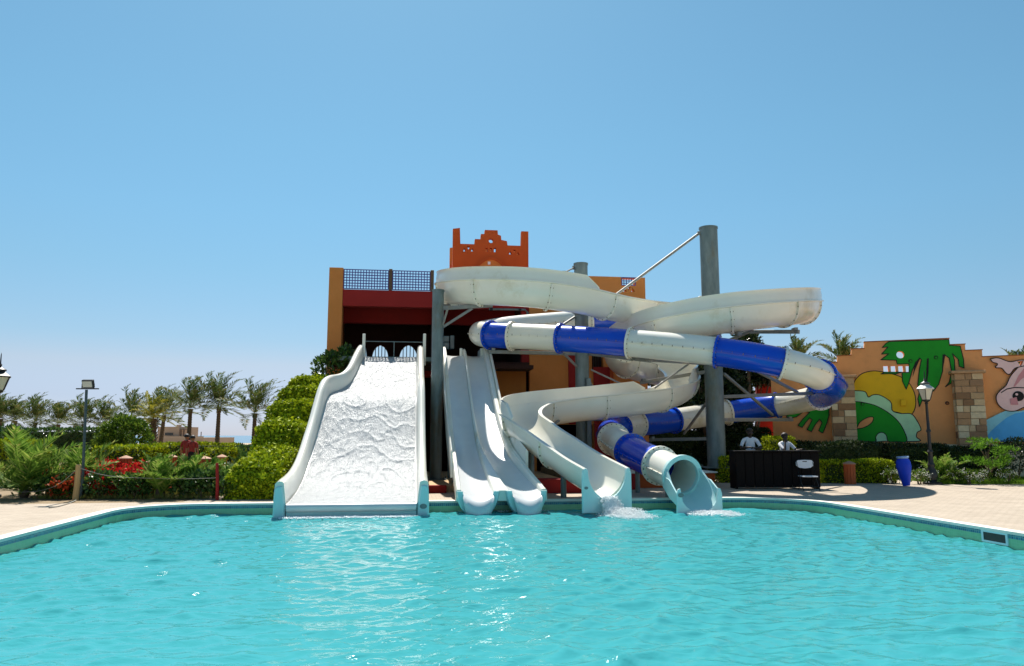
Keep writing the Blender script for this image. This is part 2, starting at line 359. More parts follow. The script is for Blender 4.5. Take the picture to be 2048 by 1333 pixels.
mb = MB(); l2 = pool_loop(.22); strip(mb, pool_loop(-.03), .03, l2, .03); strip(mb, pool_loop(-.03), .03, pool_loop(-.03), -.02); strip(mb, pool_loop(-.03), -.02, pool_loop(.01), -.02); strip(mb, l2, .03, l2, -.05)
mb.build('pool_coping', M['coping'], kind='structure')
# deck: paved apron round the pool, with the pool left open
def ring(name, mat, z, inner, outer):
    lo = [Vector((p[0], p[1], 0)) for p in outer]; li = [Vector((p[0], p[1], 0)) for p in inner]
    t = tessellate_polygon([lo, li]); P = lo+li
    mb = MB(); mb.add([W(p.x, p.y, z) for p in P], [tuple(q) for q in t]); return mb.build(name, mat, kind='structure')
ring('pool_deck', M['paving'], 0., pool_loop(.20), [(-26, -24), (22, -24), (22, 9.5), (-8.2, 9.5), (-8.2, .95), (-26, .75)])
# land: one sheet with the pool left open, sloping to the sea far off
def land_z(y): return -.012-5.6*min(1, max(0, (y-70)/700))
rows = [-60, -30, -2, 30, 70, 130, 250, 450, 770, 2500, 30000]
inn = pool_loop(.15)
def toab(x, y): return ab((x, y, 0))
ring('ground', M['sand'], -.012, inn, [toab(-3000, -400), toab(3000, -400), toab(3000, 70), toab(-3000, 70)])
mb = MB(); xs = [-30000, -3000, -500, -200, 200, 500, 3000, 30000]
ys = [70, 80, 130, 250, 450, 770, 2500, 30000]
vs = [Vector((x, y, land_z(y))) for y in ys for x in xs]; n = len(xs)
mb.add(vs, [(j*n+i, j*n+i+1, (j+1)*n+i+1, (j+1)*n+i) for j in range(len(ys)-1) for i in range(n-1)])
mb.build('open_land', M['sand'], kind='structure')
mb = MB(); mb.add([(-40000, 560, -4.1), (40000, 560, -4.1), (40000, 45000, -4.1), (-40000, 45000, -4.1)], [(0, 1, 2, 3)]); mb.build('sea', M['sea'], kind='structure')
# water: a rippled sheet
def water_sheet():
    na, nb = 520, 540
    a = np.linspace(PA0-.01, PA1+.01, na); b = np.linspace(-14.0, PB1+.01, nb); A, B = np.meshgrid(a, b)
    X = A*CA-B*SA; Y = Y0+A*SA+B*CA
    Z = np.zeros_like(X); rng = np.random.default_rng(3)
    for lam, amp, k, sharp in ((2.6, .010, 5, 0), (1.3, .012, 7, 2.6), (.72, .025, 11, 3.4), (.42, .0135, 13, 2.8), (.25, .004, 9, 0)):
        for _ in range(k):
            th = rng.normal(math.pi/2+.2, .42); kk = 2*math.pi/(lam*rng.uniform(.75, 1.3)); ph = rng.uniform(0, 6.28)
            wob = .9*np.sin(X*rng.uniform(.4, 1.5)+Y*rng.uniform(.3, 1.3)+rng.uniform(0, 6.28))+.5*np.sin(X*rng.uniform(1.5, 3.2)-Y*rng.uniform(.5, 2)+rng.uniform(0, 6.28))
            gate = .55+.45*np.sin(X*rng.uniform(.5, 1.4)+Y*rng.uniform(-.8, .8)+rng.uniform(0, 6.28))
            s = np.sin(kk*(X*math.cos(th)+Y*math.sin(th))+ph+wob*1.5)
            Z += amp/math.sqrt(k)*gate*(2*np.exp(sharp*(s-1)) if sharp else s)
    Z -= Z.mean()
    me = bpy.data.meshes.new('pool_water')
    V = np.stack([X, Y, Z+WZ], -1).reshape(-1, 3); i = (np.arange(nb-1)[:, None]*na+np.arange(na-1)[None]).ravel()
    Fc = np.stack([i, i+1, i+na+1, i+na], 1)
    npmesh(me, V, Fc); me.polygons.foreach_set('use_smooth', [True]*len(me.polygons)); me.materials.append(M['water'])
    link('pool_water', me, kind='structure')
def npmesh(me, V, Fc):
    k = Fc.shape[1]
    me.vertices.add(len(V)); me.vertices.foreach_set('co', V.astype(np.float32).ravel())
    me.loops.add(Fc.size); me.loops.foreach_set('vertex_index', Fc.astype(np.int32).ravel())
    me.polygons.add(len(Fc)); me.polygons.foreach_set('loop_start', (np.arange(len(Fc))*k).astype(np.int32))
    me.update(calc_edges=True)
water_sheet()
mb = MB(); mb.add([W(PA0-.02, PB0-.1, WZ), W(PA1+.02, PB0-.1, WZ), W(PA1+.02, -13.99, WZ), W(PA0-.02, -13.99, WZ)], [(0, 1, 2, 3)]); mb.build('pool_water_near_edge', M['water'], kind='structure')
# raised bed under the slides: red kerbs, sand fill
mb = MB(); mb.abox(-6.1, 2.6, 3.2, 12, -.01, .20); mb.build('sand_bed', M['bedsand'], kind='structure')
def kerb(name, label, a0, a1, b0, b1, z, mat='red'):
    mb = MB(); mb.abox(a0, a1, b0, b1, -.01, z); tag(mb.build(name, M[mat], bevel=.015), label, 'low wall')
kerb('retaining_wall', 'low red retaining wall in front of the sand between the wide and twin slides', -2.28, -1.5, 3.0, 3.2, .22)
kerb('retaining_wall', 'low red retaining wall right of the twin slide, beneath the open flume', .62, 2.6, 2.5, 3.2, .40)
kerb('retaining_wall', 'dark red raised wall behind the open flume exit', 2.66, 4.4, 3.6, 4.0, .47)
pl = thing('column_plinth', 'red plastered plinth under the tallest steel column beside the bar counter', 'plinth', W(5.6, 5))
mb = MB(); mb.abox(4.45, 7.2, 4.3, 11.2, -.01, .45); mb.build('plinth_wall', M['terracotta'], pl, bevel=.02)
mb = MB(); mb.abox(4.38, 7.27, 4.23, 11.25, .45, .50); mb.build('coping', M['coping'], pl, bevel=.01)
mb = MB(); mb.abox(2.7, 4.36, 4.05, 11.2, -.01, .40); mb.build('soil_bed', M['soil'], kind='structure')
# skimmer box in the right-hand pool wall
def skimmer():
    b0 = ab(gnd(2003, 1068, -.06))[1]
    t = thing('pool_skimmer', 'pale framed skimmer opening in the right pool wall', 'pool skimmer', W(PA1, b0, -.1))
    mb = MB(); a = PA1-.02
    for (q0, q1, z0, z1) in ((-.30, .30, -.05, -.015), (-.30, .30, -.225, -.19), (-.30, -.255, -.191, -.049), (.255, .30, -.191, -.049)): mb.abox(a, a+.03, b0+q0, b0+q1, z0, z1)
    mb.build('frame', M['plastic'], t)
    mb = MB(); mb.abox(a+.008, a+.016, b0-.26, b0+.26, -.20, -.045); mb.build('opening', M['black'], t)  # black plate stands in for the shaded depth of the skimmer
skimmer()
# ================================================================== slide tower building
BF = 11.5
tb = thing('slide_tower', 'ochre and red plastered slide tower with stepped crown behind the water slides', 'building', W(0, BF))
def tbox(name, mat, *a, bevel=.012, parent=None):
    mb = MB(); mb.abox(*a); return mb.build(name, M[mat], parent or tb, bevel=bevel)
tbox('pillar', 'ochre', -5.94, -5.38, BF, BF+.6, 0, 8.45)
tbox('side_wall', 'ochre', -5.93, -5.70, BF+.6, BF+5.6, 0, 7.55)
tbox('pillar', 'red', -1.74, -1.32, BF+.02, BF+.5, 0, 7.57)
tbox('beam', 'red', -5.38, -1.74, BF+.03, BF+.4, 6.88, 7.56)
tbox('beam', 'red', -1.32, 2.30, BF+.03, BF+.4, 6.88, 7.56)
tbox('inner_beam', 'red', -5.69, 2.30, BF+2.2, BF+2.5, 6.5, 7.3)
tbox('roof_slab', 'ochre', -5.68, 7.36, BF+.42, BF+5.58, 7.36, 7.55)
tbox('roof_parapet', 'ochre', -5.92, 7.36, BF+5.3, BF+5.58, 7.552, 7.98)
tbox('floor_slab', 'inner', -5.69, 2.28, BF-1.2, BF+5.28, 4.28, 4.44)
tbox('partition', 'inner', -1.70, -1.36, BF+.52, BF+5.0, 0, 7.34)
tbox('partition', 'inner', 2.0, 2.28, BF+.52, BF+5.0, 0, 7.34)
tbox('lintel', 'terracotta', -1.31, 2.30, BF, BF+.34, 7.57, 7.9)
tbox('corner_post', 'red', 1.98, 2.30, BF+.01, BF+.33, 4.66, 6.87)
tbox('lower_wall', 'brown', .45, 2.16, BF, BF+.3, 2.0, 4.52)
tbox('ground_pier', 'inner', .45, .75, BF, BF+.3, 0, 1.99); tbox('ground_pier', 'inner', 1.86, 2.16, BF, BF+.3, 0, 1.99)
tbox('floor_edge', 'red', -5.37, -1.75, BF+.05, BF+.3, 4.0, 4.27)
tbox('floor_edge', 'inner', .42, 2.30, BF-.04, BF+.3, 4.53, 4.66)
# right wing: front wall with a barred opening and pierced triangles
def wing():
    fz = lambda px, py: fac(px, py, BF)
    o = [(2.31, 0), (2.6, 0), (2.6, 2.1), (5.0, 2.1), (5.0, 0), (7.37, 0), (7.37, 8.40), (2.31, 8.40)]
    hs = []
    x0, z1 = fz(1244, 556.5); x1, z0 = fz(1270, 571); hs.append(rect(x0, z0, x1, z1))
    for cx, cy, up in ((1250, 580, 1), (1258, 577.5, -1), (1266, 580, 1)):
        a, z = fz(cx, cy); s = .085; hs.append([(a-s, z-s*up), (a+s, z-s*up), (a, z+s*up)])
    w0, wz0 = fz(1184, 742); w1, wz1 = fz(1206, 703); hs.append(rect(w0, wz0, w1, wz1))
    mb = MB(); plate(mb, [o]+hs, W(0, BF, 0), U3, Vector((0, 0, 1)), V3, .3); mb.build('wing_wall', M['ochre'], tb)
    mb = MB()
    for i in range(1, 5): mb.abox(x0+(x1-x0)*i/5-.014, x0+(x1-x0)*i/5+.014, BF+.10, BF+.13, z0, z1)
    for i in range(1, 3): mb.abox(x0, x1, BF+.105, BF+.125, z0+(z1-z0)*i/3-.014, z0+(z1-z0)*i/3+.014)
    mb.abox(x0-.03, x1+.03, BF-.02, BF+.02, z1, z1+.03); mb.abox(x0-.03, x1+.03, BF-.02, BF+.02, z0-.03, z0); mb.abox(x0-.03, x0, BF-.02, BF+.02, z0, z1); mb.abox(x1, x1+.03, BF-.02, BF+.02, z0, z1)
    mb.build('window_grille', M['lattice'], tb)
    mb = MB()
    for i in range(1, 5): mb.abox(w0+(w1-w0)*i/5-.012, w0+(w1-w0)*i/5+.012, BF+.05, BF+.08, wz0, wz1)
    mb.build('window_bars', M['black'], tb)
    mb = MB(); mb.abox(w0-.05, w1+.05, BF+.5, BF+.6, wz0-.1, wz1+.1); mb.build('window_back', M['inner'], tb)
    a0, _ = fz(1142, 740); a1, z1 = fz(1160, 690)
    tbox('red_panel', 'red', 5.02, 5.72, BF-.05, BF-.003, .2, 4.5, bevel=0)
    tbox('red_panel', 'red', 3.95, 4.35, BF-.05, BF-.003, 2.12, 6.2, bevel=0)
    tbox('trim_pillar', 'terracotta', 5.72, 5.86, BF-.12, BF-.003, .2, 4.6)
    tbox('end_wall', 'ochre', 7.08, 7.36, BF+.31, BF+5.29, 0, 7.35)
wing()
# back wall with two pointed arches that let the sky in
def backwall():
    b = BF+5.0; hs = []; bars = []
    for x0, x1 in ((744, 776), (799, 834)):
        a0, zb = fac(x0, 716, b); a1, _ = fac(x1, 716, b); _, zt = fac(x0, 690, b); c = (a0+a1)/2; h = zt-zb
        pts = [(a0, zb), (a1, zb)]
        for k in range(1, 9): t = k/8; pts.append((a1-(a1-c)*(1-math.cos(t*math.pi/2.2))/(1-math.cos(math.pi/2.2)), zb+h*math.sin(t*math.pi/2.2)/math.sin(math.pi/2.2)))
        for k in range(7, 0, -1): t = k/8; pts.append((a0+(c-a0)*(1-math.cos(t*math.pi/2.2))/(1-math.cos(math.pi/2.2)), zb+h*math.sin(t*math.pi/2.2)/math.sin(math.pi/2.2)))
        hs.append(pts)
        for k in range(1, 5): q = a0+(a1-a0)*k/5; bars.append((q, zb, zt))
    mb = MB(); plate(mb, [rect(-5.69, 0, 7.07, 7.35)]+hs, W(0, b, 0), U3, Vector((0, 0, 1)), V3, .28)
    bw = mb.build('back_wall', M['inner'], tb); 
    for q, zb, zt in bars: MB().abox(q-.02, q+.02, b+.05, b+.09, zb, zt).build('arch_bar', M['black'], bw)
backwall()
# crown: pierced front plate, back plate and side walls
CB = BF+3.0
def crown():
    px = [(906, 457), (920, 457), (921, 487), (949, 488), (950, 478), (961, 478), (962, 468), (969, 468), (970, 460), (995, 461), (996, 470), (1002, 471), (1003, 481), (1014, 482), (1015, 491), (1042, 492), (1043, 463), (1057, 463)]
    out = [fac(x, y, CB) for x, y in px]
    lv = {}
    out = [(round(a, 2), round(z*20)/20) for a, z in out]
    out = [(-1.0, 7.56), (out[0][0], 7.56)][1:]+out+[(out[-1][0], 7.56)]
    hs = []
    c = fac(982, 482, CB); hs.append(circ(c[0], c[1], .105))
    for cx, cy, up in ((929, 500, 1), (937, 496.5, -1), (944.5, 500, 1), (1021, 506, 1), (1028.5, 503, -1), (1036, 507, 1)):
        a, z = fac(cx, cy, CB); s = .075; hs.append([(a-s, z-s*up), (a+s, z-s*up), (a, z+s*up)])
    for cx in (973, 981.5, 990):
        a, z = fac(cx, 500.5, CB); hs.append(rect(a-.05, z-.10, a+.05, z+.10))
    mb = MB(); plate(mb, [out]+hs, W(0, CB, 0), U3, Vector((0, 0, 1)), V3, .25); cf = mb.build('crown_front', M['terracotta'], tb)
    a0, a1 = out[0][0], out[-1][0]
    mb = MB(); plate(mb, [[(p[0], p[1]-.25) if p[1] > 9 else (p[0], 7.56) for p in out]], W(0, CB+2.6, 0), U3, Vector((0, 0, 1)), V3, .22); mb.build('crown_back', M['ochre'], tb)
    for aa, s in ((a0, 1), (a1-.22, 1)):
        mb = MB(); plate(mb, [[(.26, 7.57), (2.59, 7.57), (2.59, 9.9), (2.2, 9.9), (2.2, 9.35), (1.9, 9.35), (1.9, 9.55), (1.0, 9.55), (1.0, 9.35), (.75, 9.35), (.75, 9.7), (.26, 9.7)]], W(aa, CB, 0), V3, Vector((0, 0, 1)), U3, .22)
        mb.build('crown_side', M['terracotta'], tb)
    # pointed hood over the small window
    L = fac(950, 538, CB)[0]; Rr = fac(1014, 538, CB)[0]; zt = fac(982, 515, CB)[1]; c = fac(982, 515, CB)[0]; zb = fac(950, 538, CB)[1]
    def arch(k): return [(L+(c-L)*t, zb+(zt-zb-k)*math.sin(t*math.pi/2)**.8) for t in np.linspace(0, 1, 8)]+[(Rr-(Rr-c)*t, zb+(zt-zb-k)*math.sin(t*math.pi/2)**.8) for t in np.linspace(1, 0, 8)[1:]]
    oo = arch(0); ii = arch(.12); ii = [(c+(p[0]-c)*.84, p[1]) for p in ii]
    mb = MB(); plate(mb, [oo+ii[::-1]], W(0, CB-.10, 0), U3, Vector((0, 0, 1)), V3, .099); mb.build('arch_hood', M['terracotta'], cf)
    mb = MB(); plate(mb, [ii], W(0, CB-.03, 0), U3, Vector((0, 0, 1)), V3, .028); mb.build('arch_infill', M['ochre'], cf)
    a, z = fac(978, 527, CB); mb = MB(); mb.abox(a-.06, a+.06, CB-.05, CB-.031, z-.07, z+.07); mb.build('sky_window_plate', M['plastic'], cf)  # white plate stands in for bright sky through the small window
crown()
# roof lattice panels between posts
def lattice(a0, a1, z0, z1):
    mb = MB(); n = round((a1-a0)/.115); m = 7
    for i in range(n+1): q = a0+(a1-a0)*i/n; mb.abox(q-.018, q+.018, BF+.16, BF+.19, z0, z1)
    for i in range(m+1): q = z0+(z1-z0)*i/m; mb.abox(a0-.01, a1+.01, BF+.165, BF+.185, q-.018, q+.018)
    mb.build('lattice_panel', M['lattice'], tb)
tbox('lattice_post', 'trim', -3.54, -3.40, BF+.1, BF+.26, 7.57, 8.48); tbox('lattice_post', 'trim', -1.83, -1.69, BF+.1, BF+.26, 7.57, 8.48)
lattice(-5.36, -3.56, 7.62, 8.42); lattice(-3.38, -1.85, 7.62, 8.42)
# pipe run and stacked crates in the second bay
t = thing('wall_pipe', 'dark grey pipe with elbow under the upper floor beam of the tower', 'pipe', W(.7, BF-.08, 6.7))
mb = MB(); p0 = fac(978, 619, BF-.08); p1 = fac(1055, 620, BF-.08)
mb.pipe([W(p0[0], BF-.08, p0[1]), W(p1[0]-.1, BF-.08, p1[1]), W(p1[0], BF-.08, p1[1]-.1), W(p1[0], BF-.08, p1[1]-.75)], .045, 8); mb.build('pipe', M['galv'], t, smooth=40)
for q in (.06, .8): MB().pipe([W(p0[0]+(p1[0]-p0[0])*q-.06, BF-.08, p0[1]), W(p0[0]+(p1[0]-p0[0])*q+.06, BF-.08, p0[1])], .065, 8).build('coupling', M['black'], t)
for k, (x0, x1, y0, y1, lb) in enumerate(((887, 899, 672, 684, 'upper left'), (887, 899, 685, 698, 'lower left'), (900, 909, 671, 698, 'tall right'))):
    a0, z0 = fac(x0, y1, BF-.3); a1, z1 = fac(x1, y0, BF-.3)
    t = thing('locker', 'pale grey locker box beside the steel column, '+lb+' of three', 'locker', W(a0, BF-.3, z0), 'grey locker boxes on the tower platform')
    mb = MB(); mb.abox(a0+.01, a1-.01, BF-.3, BF+.0, z0, z1-.01); mb.build('body', M['galv'], t, bevel=.01)
    mb = MB(); mb.abox(a0+.04, a1-.04, BF-.315, BF-.302, z0+.04, z1-.05); mb.build('door', M['steel_arm'], t)
# ================================================================== wide wavy slide
def interp(b, tab, k=1):
    tab = sorted(tab); return float(np.interp(b, [p[0] for p in tab], [p[k] for p in tab]))
def smooth_tab(tab, x0, x1, n):
    """monotone-ish smoothing of a polyline table: returns rows (x, y)"""
    tab = sorted(tab); xs = np.linspace(x0, x1, 160); ys = np.interp(xs, [p[0] for p in tab], [p[1] for p in tab])
    k = 4; pad = np.r_[[ys[0]]*k, ys, [ys[-1]]*k]; ys = np.convolve(pad, np.ones(2*k+1)/(2*k+1), 'valid')
    g = np.linspace(x0, x1, n); return g, np.interp(g, xs, ys)
PA = [(10.9, 4.62), (9.6, 4.58), (9.2, 4.52), (8.6, 4.25), (7.4, 3.58), (6.4, 3.08), (5.9, 2.97), (5.4, 2.78), (4.65, 2.18), (3.76, 1.48), (2.77, .84), (1.98, .48), (1.0, .21), (0, .06), (-.75, 0)]
LA = [(10.9, -4.30), (9.2, -4.30), (7.4, -4.52), (6.75, -4.66), (6.35, -4.98), (5.9, -5.16), (5.0, -5.26), (3, -5.38), (1, -5.42), (-.75, -5.44)]
AR = -2.38
ws = thing('wide_slide', 'wide white wavy water slide with water running down into the pool', 'water slide', W(-4, -.6))
gb, gz = smooth_tab(PA, -.75, 10.9, 90); _, gl = smooth_tab(LA, -.75, 10.9, 90)
def wide():
    mb = MB(); nA = 24
    rows = []
    for b, z, l in zip(gb, gz, gl):
        rows.append([W(l+(AR-l)*i/nA, b, z+.05*((2*i/nA-1)**8)) for i in range(nA+1)])
    under = [[W(l+(AR-l)*i/nA, b, z-.06) for i in range(nA, -1, -1)] for b, z, l in zip(gb, gz, gl)]
    mb.loft([r+u for r, u in zip(rows, under)], True, True)
    mb.build('slide_bed', M['white_bed'], ws, smooth=35)
    # running water film: V-shaped ripples on top of the bed
    from mathutils import noise
    nr, nc = 260, 110
    g = np.linspace(-.70, 9.3, nr); zz = np.interp(g, gb, gz); ll = np.interp(g, gb, gl); V = []
    for j in range(nr):
        for i in range(nc):
            t = .015+.97*i/(nc-1); a = ll[j]+(AR-ll[j])*t; b = g[j]
            q = noise.noise(Vector((a*.9, b*.55, 1.7)))
            r1 = 1-abs(noise.noise(Vector((a*1.1+q*1.2, (b+.9*abs(a+3.9)*(.4+q))*1.25, 5.1))))*2.2
            r2 = 1-abs(noise.noise(Vector((a*2.3, b*2.6+q*2, 9.3))))*2.0
            r3 = 1-abs(noise.noise(Vector((a*1.9-q, (b-.7*abs(a+4.1)*(.5-q))*1.9, 2.2))))*2.6
            k = .6+.4*min(1, max(0, (6.2-b)/1.2))*min(1, max(.25, b/1.6))
            h = .03+.030*k*max(0, r1)**7+.018*k*max(0, r3)**6+.008*max(0, r2)**2
            V.append(W(a, b, zz[j]+h+.05*((2*t-1)**8)))
    i = (np.arange(nr-1)[:, None]*nc+np.arange(nc-1)[None]).ravel(); Fc = np.stack([i, i+1, i+nc+1, i+nc], 1)
    me = bpy.data.meshes.new('water_film'); npmesh(me, np.array(V), Fc); me.polygons.foreach_set('use_smooth', [True]*len(me.polygons)); me.materials.append(M['film'])
    link('water_film', me, ws, kind='stuff')
    # side walls swept along the bed
    hgt = lambda b: interp(b, [(-.75, .58), (-.3, .60), (.3, .58), (1.5, .54), (4, .56), (5.6, .60), (6.2, .60), (6.7, .52), (7.4, .50), (9.2, .50), (10.9, .50)])
    for side in (-1, 1):
        rings = []
        for b, z, l in zip(gb, gz, gl):
            e = l if side < 0 else AR; h = hgt(b); s = side
            p = [(e-.02*s, z-.05), (e+.02*s, z+h*.5), (e+.05*s, z+h-.05), (e+.09*s, z+h-.01), (e+.15*s, z+h), (e+.21*s, z+h-.015), (e+.25*s, z+h-.06), (e+.27*s, z+h*.4), (e+.28*s, z-.22), (e+.22*s, z-.22), (e+.05*s, z-.10)]
            rings.append([W(q[0], b, q[1]) for q in p])
        mb = MB(); mb.loft(rings); w = mb.build('side_wall', M['white_gel'], ws, smooth=50)
    # skirts tinted with pool bounce where the slide meets the pool
    e = gl[0]
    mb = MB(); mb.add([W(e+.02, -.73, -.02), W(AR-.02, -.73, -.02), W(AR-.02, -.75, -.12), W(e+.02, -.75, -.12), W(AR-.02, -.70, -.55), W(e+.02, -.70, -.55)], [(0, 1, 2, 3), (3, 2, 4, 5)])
    mb.build('front_skirt', M['bounce_gel'], ws)
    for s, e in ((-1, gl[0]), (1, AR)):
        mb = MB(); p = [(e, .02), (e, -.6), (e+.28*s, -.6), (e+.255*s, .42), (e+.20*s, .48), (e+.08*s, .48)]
        mb.loft([[W(q[0], b, q[1]) for q in p] for b in (-.80, -.45)], True, True); mb.build('end_skirt', M['bounce_gel'], ws, bevel=.03)
    mb = MB(); c = W(AR+.14, -.81, -.02); n = 16
    mb.loft([[c+U3*(.085*math.cos(2*math.pi*k/n))+Vector((0, 0, .06*math.sin(2*math.pi*k/n)))+V3*d for k in range(n)] for d in (0, .012)]); mb.build('badge', M['galv'], ws)
    # nose roll at the lower lip
    mb = MB(); mb.pipe([W(gl[0]+.03, -.76, -.03), W(AR-.03, -.76, -.03)], .10, 14); mb.build('lip', M['white_bed'], ws, smooth=60)
    # trestle legs underneath
    for b in (2.6, 5.0, 7.6):
        z = interp(b, PA); l = interp(b, LA)
        for a in (l+.2, AR-.2):
            mb = MB(); mb.abox(a-.06, a+.06, b-.06, b+.06, 0, z-.06); mb.build('leg', M['galv'], ws)
        mb = MB(); mb.abox(l, AR, b-.05, b+.05, z-.18, z-.062); mb.build('cross_beam', M['galv'], ws)
    # dividers, posts and rail of the start platform
    for px in (727, 848.5):
        a, z = fac(px, 716, 9.3); _, zt = fac(px, 668, 9.3)
        mb = MB(); mb.abox(a-.055, a+.055, 9.25, 9.35, z-.3, zt); mb.build('gate_post', M['white_gel'], ws, bevel=.015)
    a0, z = fac(730, 683, 9.32); a1, _ = fac(846, 684, 9.32)
    mb = MB(); mb.pipe([W(a0, 9.32, z), W(a1, 9.32, z)], .018, 6); c = (a0+a1)/2; mb.pipe([W(c, 9.32, z), W(c, 9.32, 4.6)], .018, 6); mb.build('safety_rail', M['galv'], ws)
    # panel joints of the left wall rim
wide()
# ================================================================== twin speed slide
PB = [(10.6, 4.66), (8.7, 4.60), (8.2, 4.38), (7.0, 3.55), (5.5, 2.5), (4.3, 1.72), (3.4, 1.25), (2.7, 1.0), (1.8, .72), (.8, .44), (0, .25), (-.45, .16)]
LL = [(10.6, -1.30), (4, -1.27), (2, -1.27), (-1, -1.31)]; LR = [(10.6, -.66), (5, -.62), (2.7, -.60), (0, -.54), (-1, -.50)]
RL = [(10.6, -.56), (5, -.54), (2.7, -.46), (0, -.16), (-1, -.05)]; RR = [(10.6, .06), (5, .14), (2.7, .26), (0, .62), (-1, .70)]
ts = thing('twin_slide', 'white twin-lane speed slide with two rounded ends over the pool', 'water slide', W(-.3, -.4))
def twin():
    gb, gz = smooth_tab(PB, -.45, 10.6, 80)
    nose = [(-.62, .125), (-.78, .06), (-.90, -.05), (-.96, -.18), (-.96, -.34), (-.90, -.5)]
    for nm, l, r in (('left', LL, LR), ('right', RL, RR)):
        rows = []; seq = [(b, z, 0) for b, z in nose[::-1]]; nn = len(seq)
        seq = [(b, z, (nn-i)/nn) for i, (b, z, _) in enumerate(seq)]+[(b, z, 0) for b, z in zip(gb, gz)]
        n = 14
        for b, z, q in seq:
            a0, a1 = interp(b, l), interp(b, r); c = (a0+a1)/2; hw = (a1-a0)/2*(1-.42*q*q)
            dip = .05+.05*min(1, max(0, 1-(b+.8)/3))
            rows.append([W(c+hw*(2*i/n-1), b+.28*q*(2*i/n-1)**2*(1 if b < 0 else 0), z+dip*((2*i/n-1)**2)) for i in range(n+1)])
        full = [rw+[p-Vector((0, 0, .05)) for p in reversed(rw)] for rw in rows]
        mb = MB(); mb.loft(full); mb.build('lane', M['white_bed'], ts, smooth=40)
    walls = [(LL, -.16, .0, 'L'), (LR, 0, 0, 'M'), (RR, .0, .16, 'R')]
    def wall(name, e0, e1, h, b0, b1, mat='white_gel', zoff=0.):
        rings = []
        for b, z in zip(gb, gz):
            if b < b0 or b > b1: continue
            x0, x1 = e0(b), e1(b); hh = h(b); m = (x0+x1)/2
            p = [(x0, z-.12), (x0, z+hh-.04), (x0+.03, z+hh), (x1-.03, z+hh), (x1, z+hh-.04), (x1, z-.12)]
            rings.append([W(q[0], b, q[1]+zoff) for q in p])
        mb = MB(); mb.loft(rings); return mb.build(name, M[mat], ts, smooth=40)
    hl = lambda b: interp(b, [(-.5, .16), (0, .2), (2, .3), (4, .34), (11, .36)])
    wall('outer_wall', lambda b: interp(b, LL)-.14, lambda b: interp(b, LL)-.005, hl, -1, 11)
    wall('outer_wall', lambda b: interp(b, RR)+.005, lambda b: interp(b, RR)+.16, hl, -1, 11)
    wall('divider', lambda b: interp(b, LR)+.005, lambda b: max(interp(b, RL)-.005, interp(b, LR)+.07), lambda b: interp(b, [(-.5, .13), (0, .16), (2.5, .24), (6, .26), (11, .30)]), -1, 11)
    g1 = lambda b: interp(b, [(1.2, .60), (2.4, .66), (3.4, .68), (5, .54), (8, .46), (11, .46)])
    wall('splash_guard', lambda b: interp(b, LL)-.20, lambda b: interp(b, LL)-.145, g1, 1.5, 11)
    wall('splash_guard', lambda b: interp(b, RR)+.165, lambda b: interp(b, RR)+.24, g1, 1.5, 11)
    # rounded ends, tinted with pool bounce, around each lane
    for l, r in ((LL, LR), (RL, RR)):
        a0, a1 = interp(-.6, l), interp(-.6, r); c = (a0+a1)/2; hw = (a1-a0)/2+.13
        n = 22; prof = []
        rings = []
        for b, k in ((-.30, 1.0), (-.52, 1.0), (-.58, .95)):
            out = []; inn = []
            for i in range(n+1):
                t = math.pi+math.pi*i/n
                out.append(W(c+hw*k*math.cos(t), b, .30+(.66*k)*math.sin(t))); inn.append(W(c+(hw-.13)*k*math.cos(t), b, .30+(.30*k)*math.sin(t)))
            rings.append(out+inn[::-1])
        mb = MB(); mb.loft(rings); mb.build('end_collar', M['bounce_gel'], ts, smooth=45)
    for b in (2.2, 4.6, 7.2):
        z = interp(b, PB)
        for a in (-1.2, .15): 
            mb = MB(); mb.abox(a-.06, a+.06, b-.06, b+.06, 0, z-.12); mb.build('leg', M['galv'], ts)
    # grey start posts
    for px, y1 in ((922, 697), (963, 697)):
        a, z = fac(px, 716, 8.8); _, zt = fac(px, y1, 8.8)
        mb = MB(); mb.abox(a-.05, a+.05, 8.75, 8.85, z-.3, zt); mb.build('gate_post', M['white_gel'], ts, bevel=.015)
twin()
tag(MB().abox(-5.3, .4, 9.4, 11.45, 4.445, 4.60).build('start_platform', M['galv']), 'grey start platform between the slide tops and the tower', 'platform')

# ================================================================== swept slides
def frames(P):
    T = np.gradient(P, axis=0); T /= np.linalg.norm(T, axis=1)[:, None]
    S = np.cross(T, [0, 0, 1.]); S /= np.linalg.norm(S, axis=1)[:, None]; N = np.cross(S, T); return T, S, N
def sweep(mb, P, S, N, idx, prof):
    rings = []
    for i in idx: rings.append([Vector(P[i]+S[i]*q[0]+N[i]*q[1]) for q in (prof(i) if callable(prof) else prof)])
    mb.loft(rings)
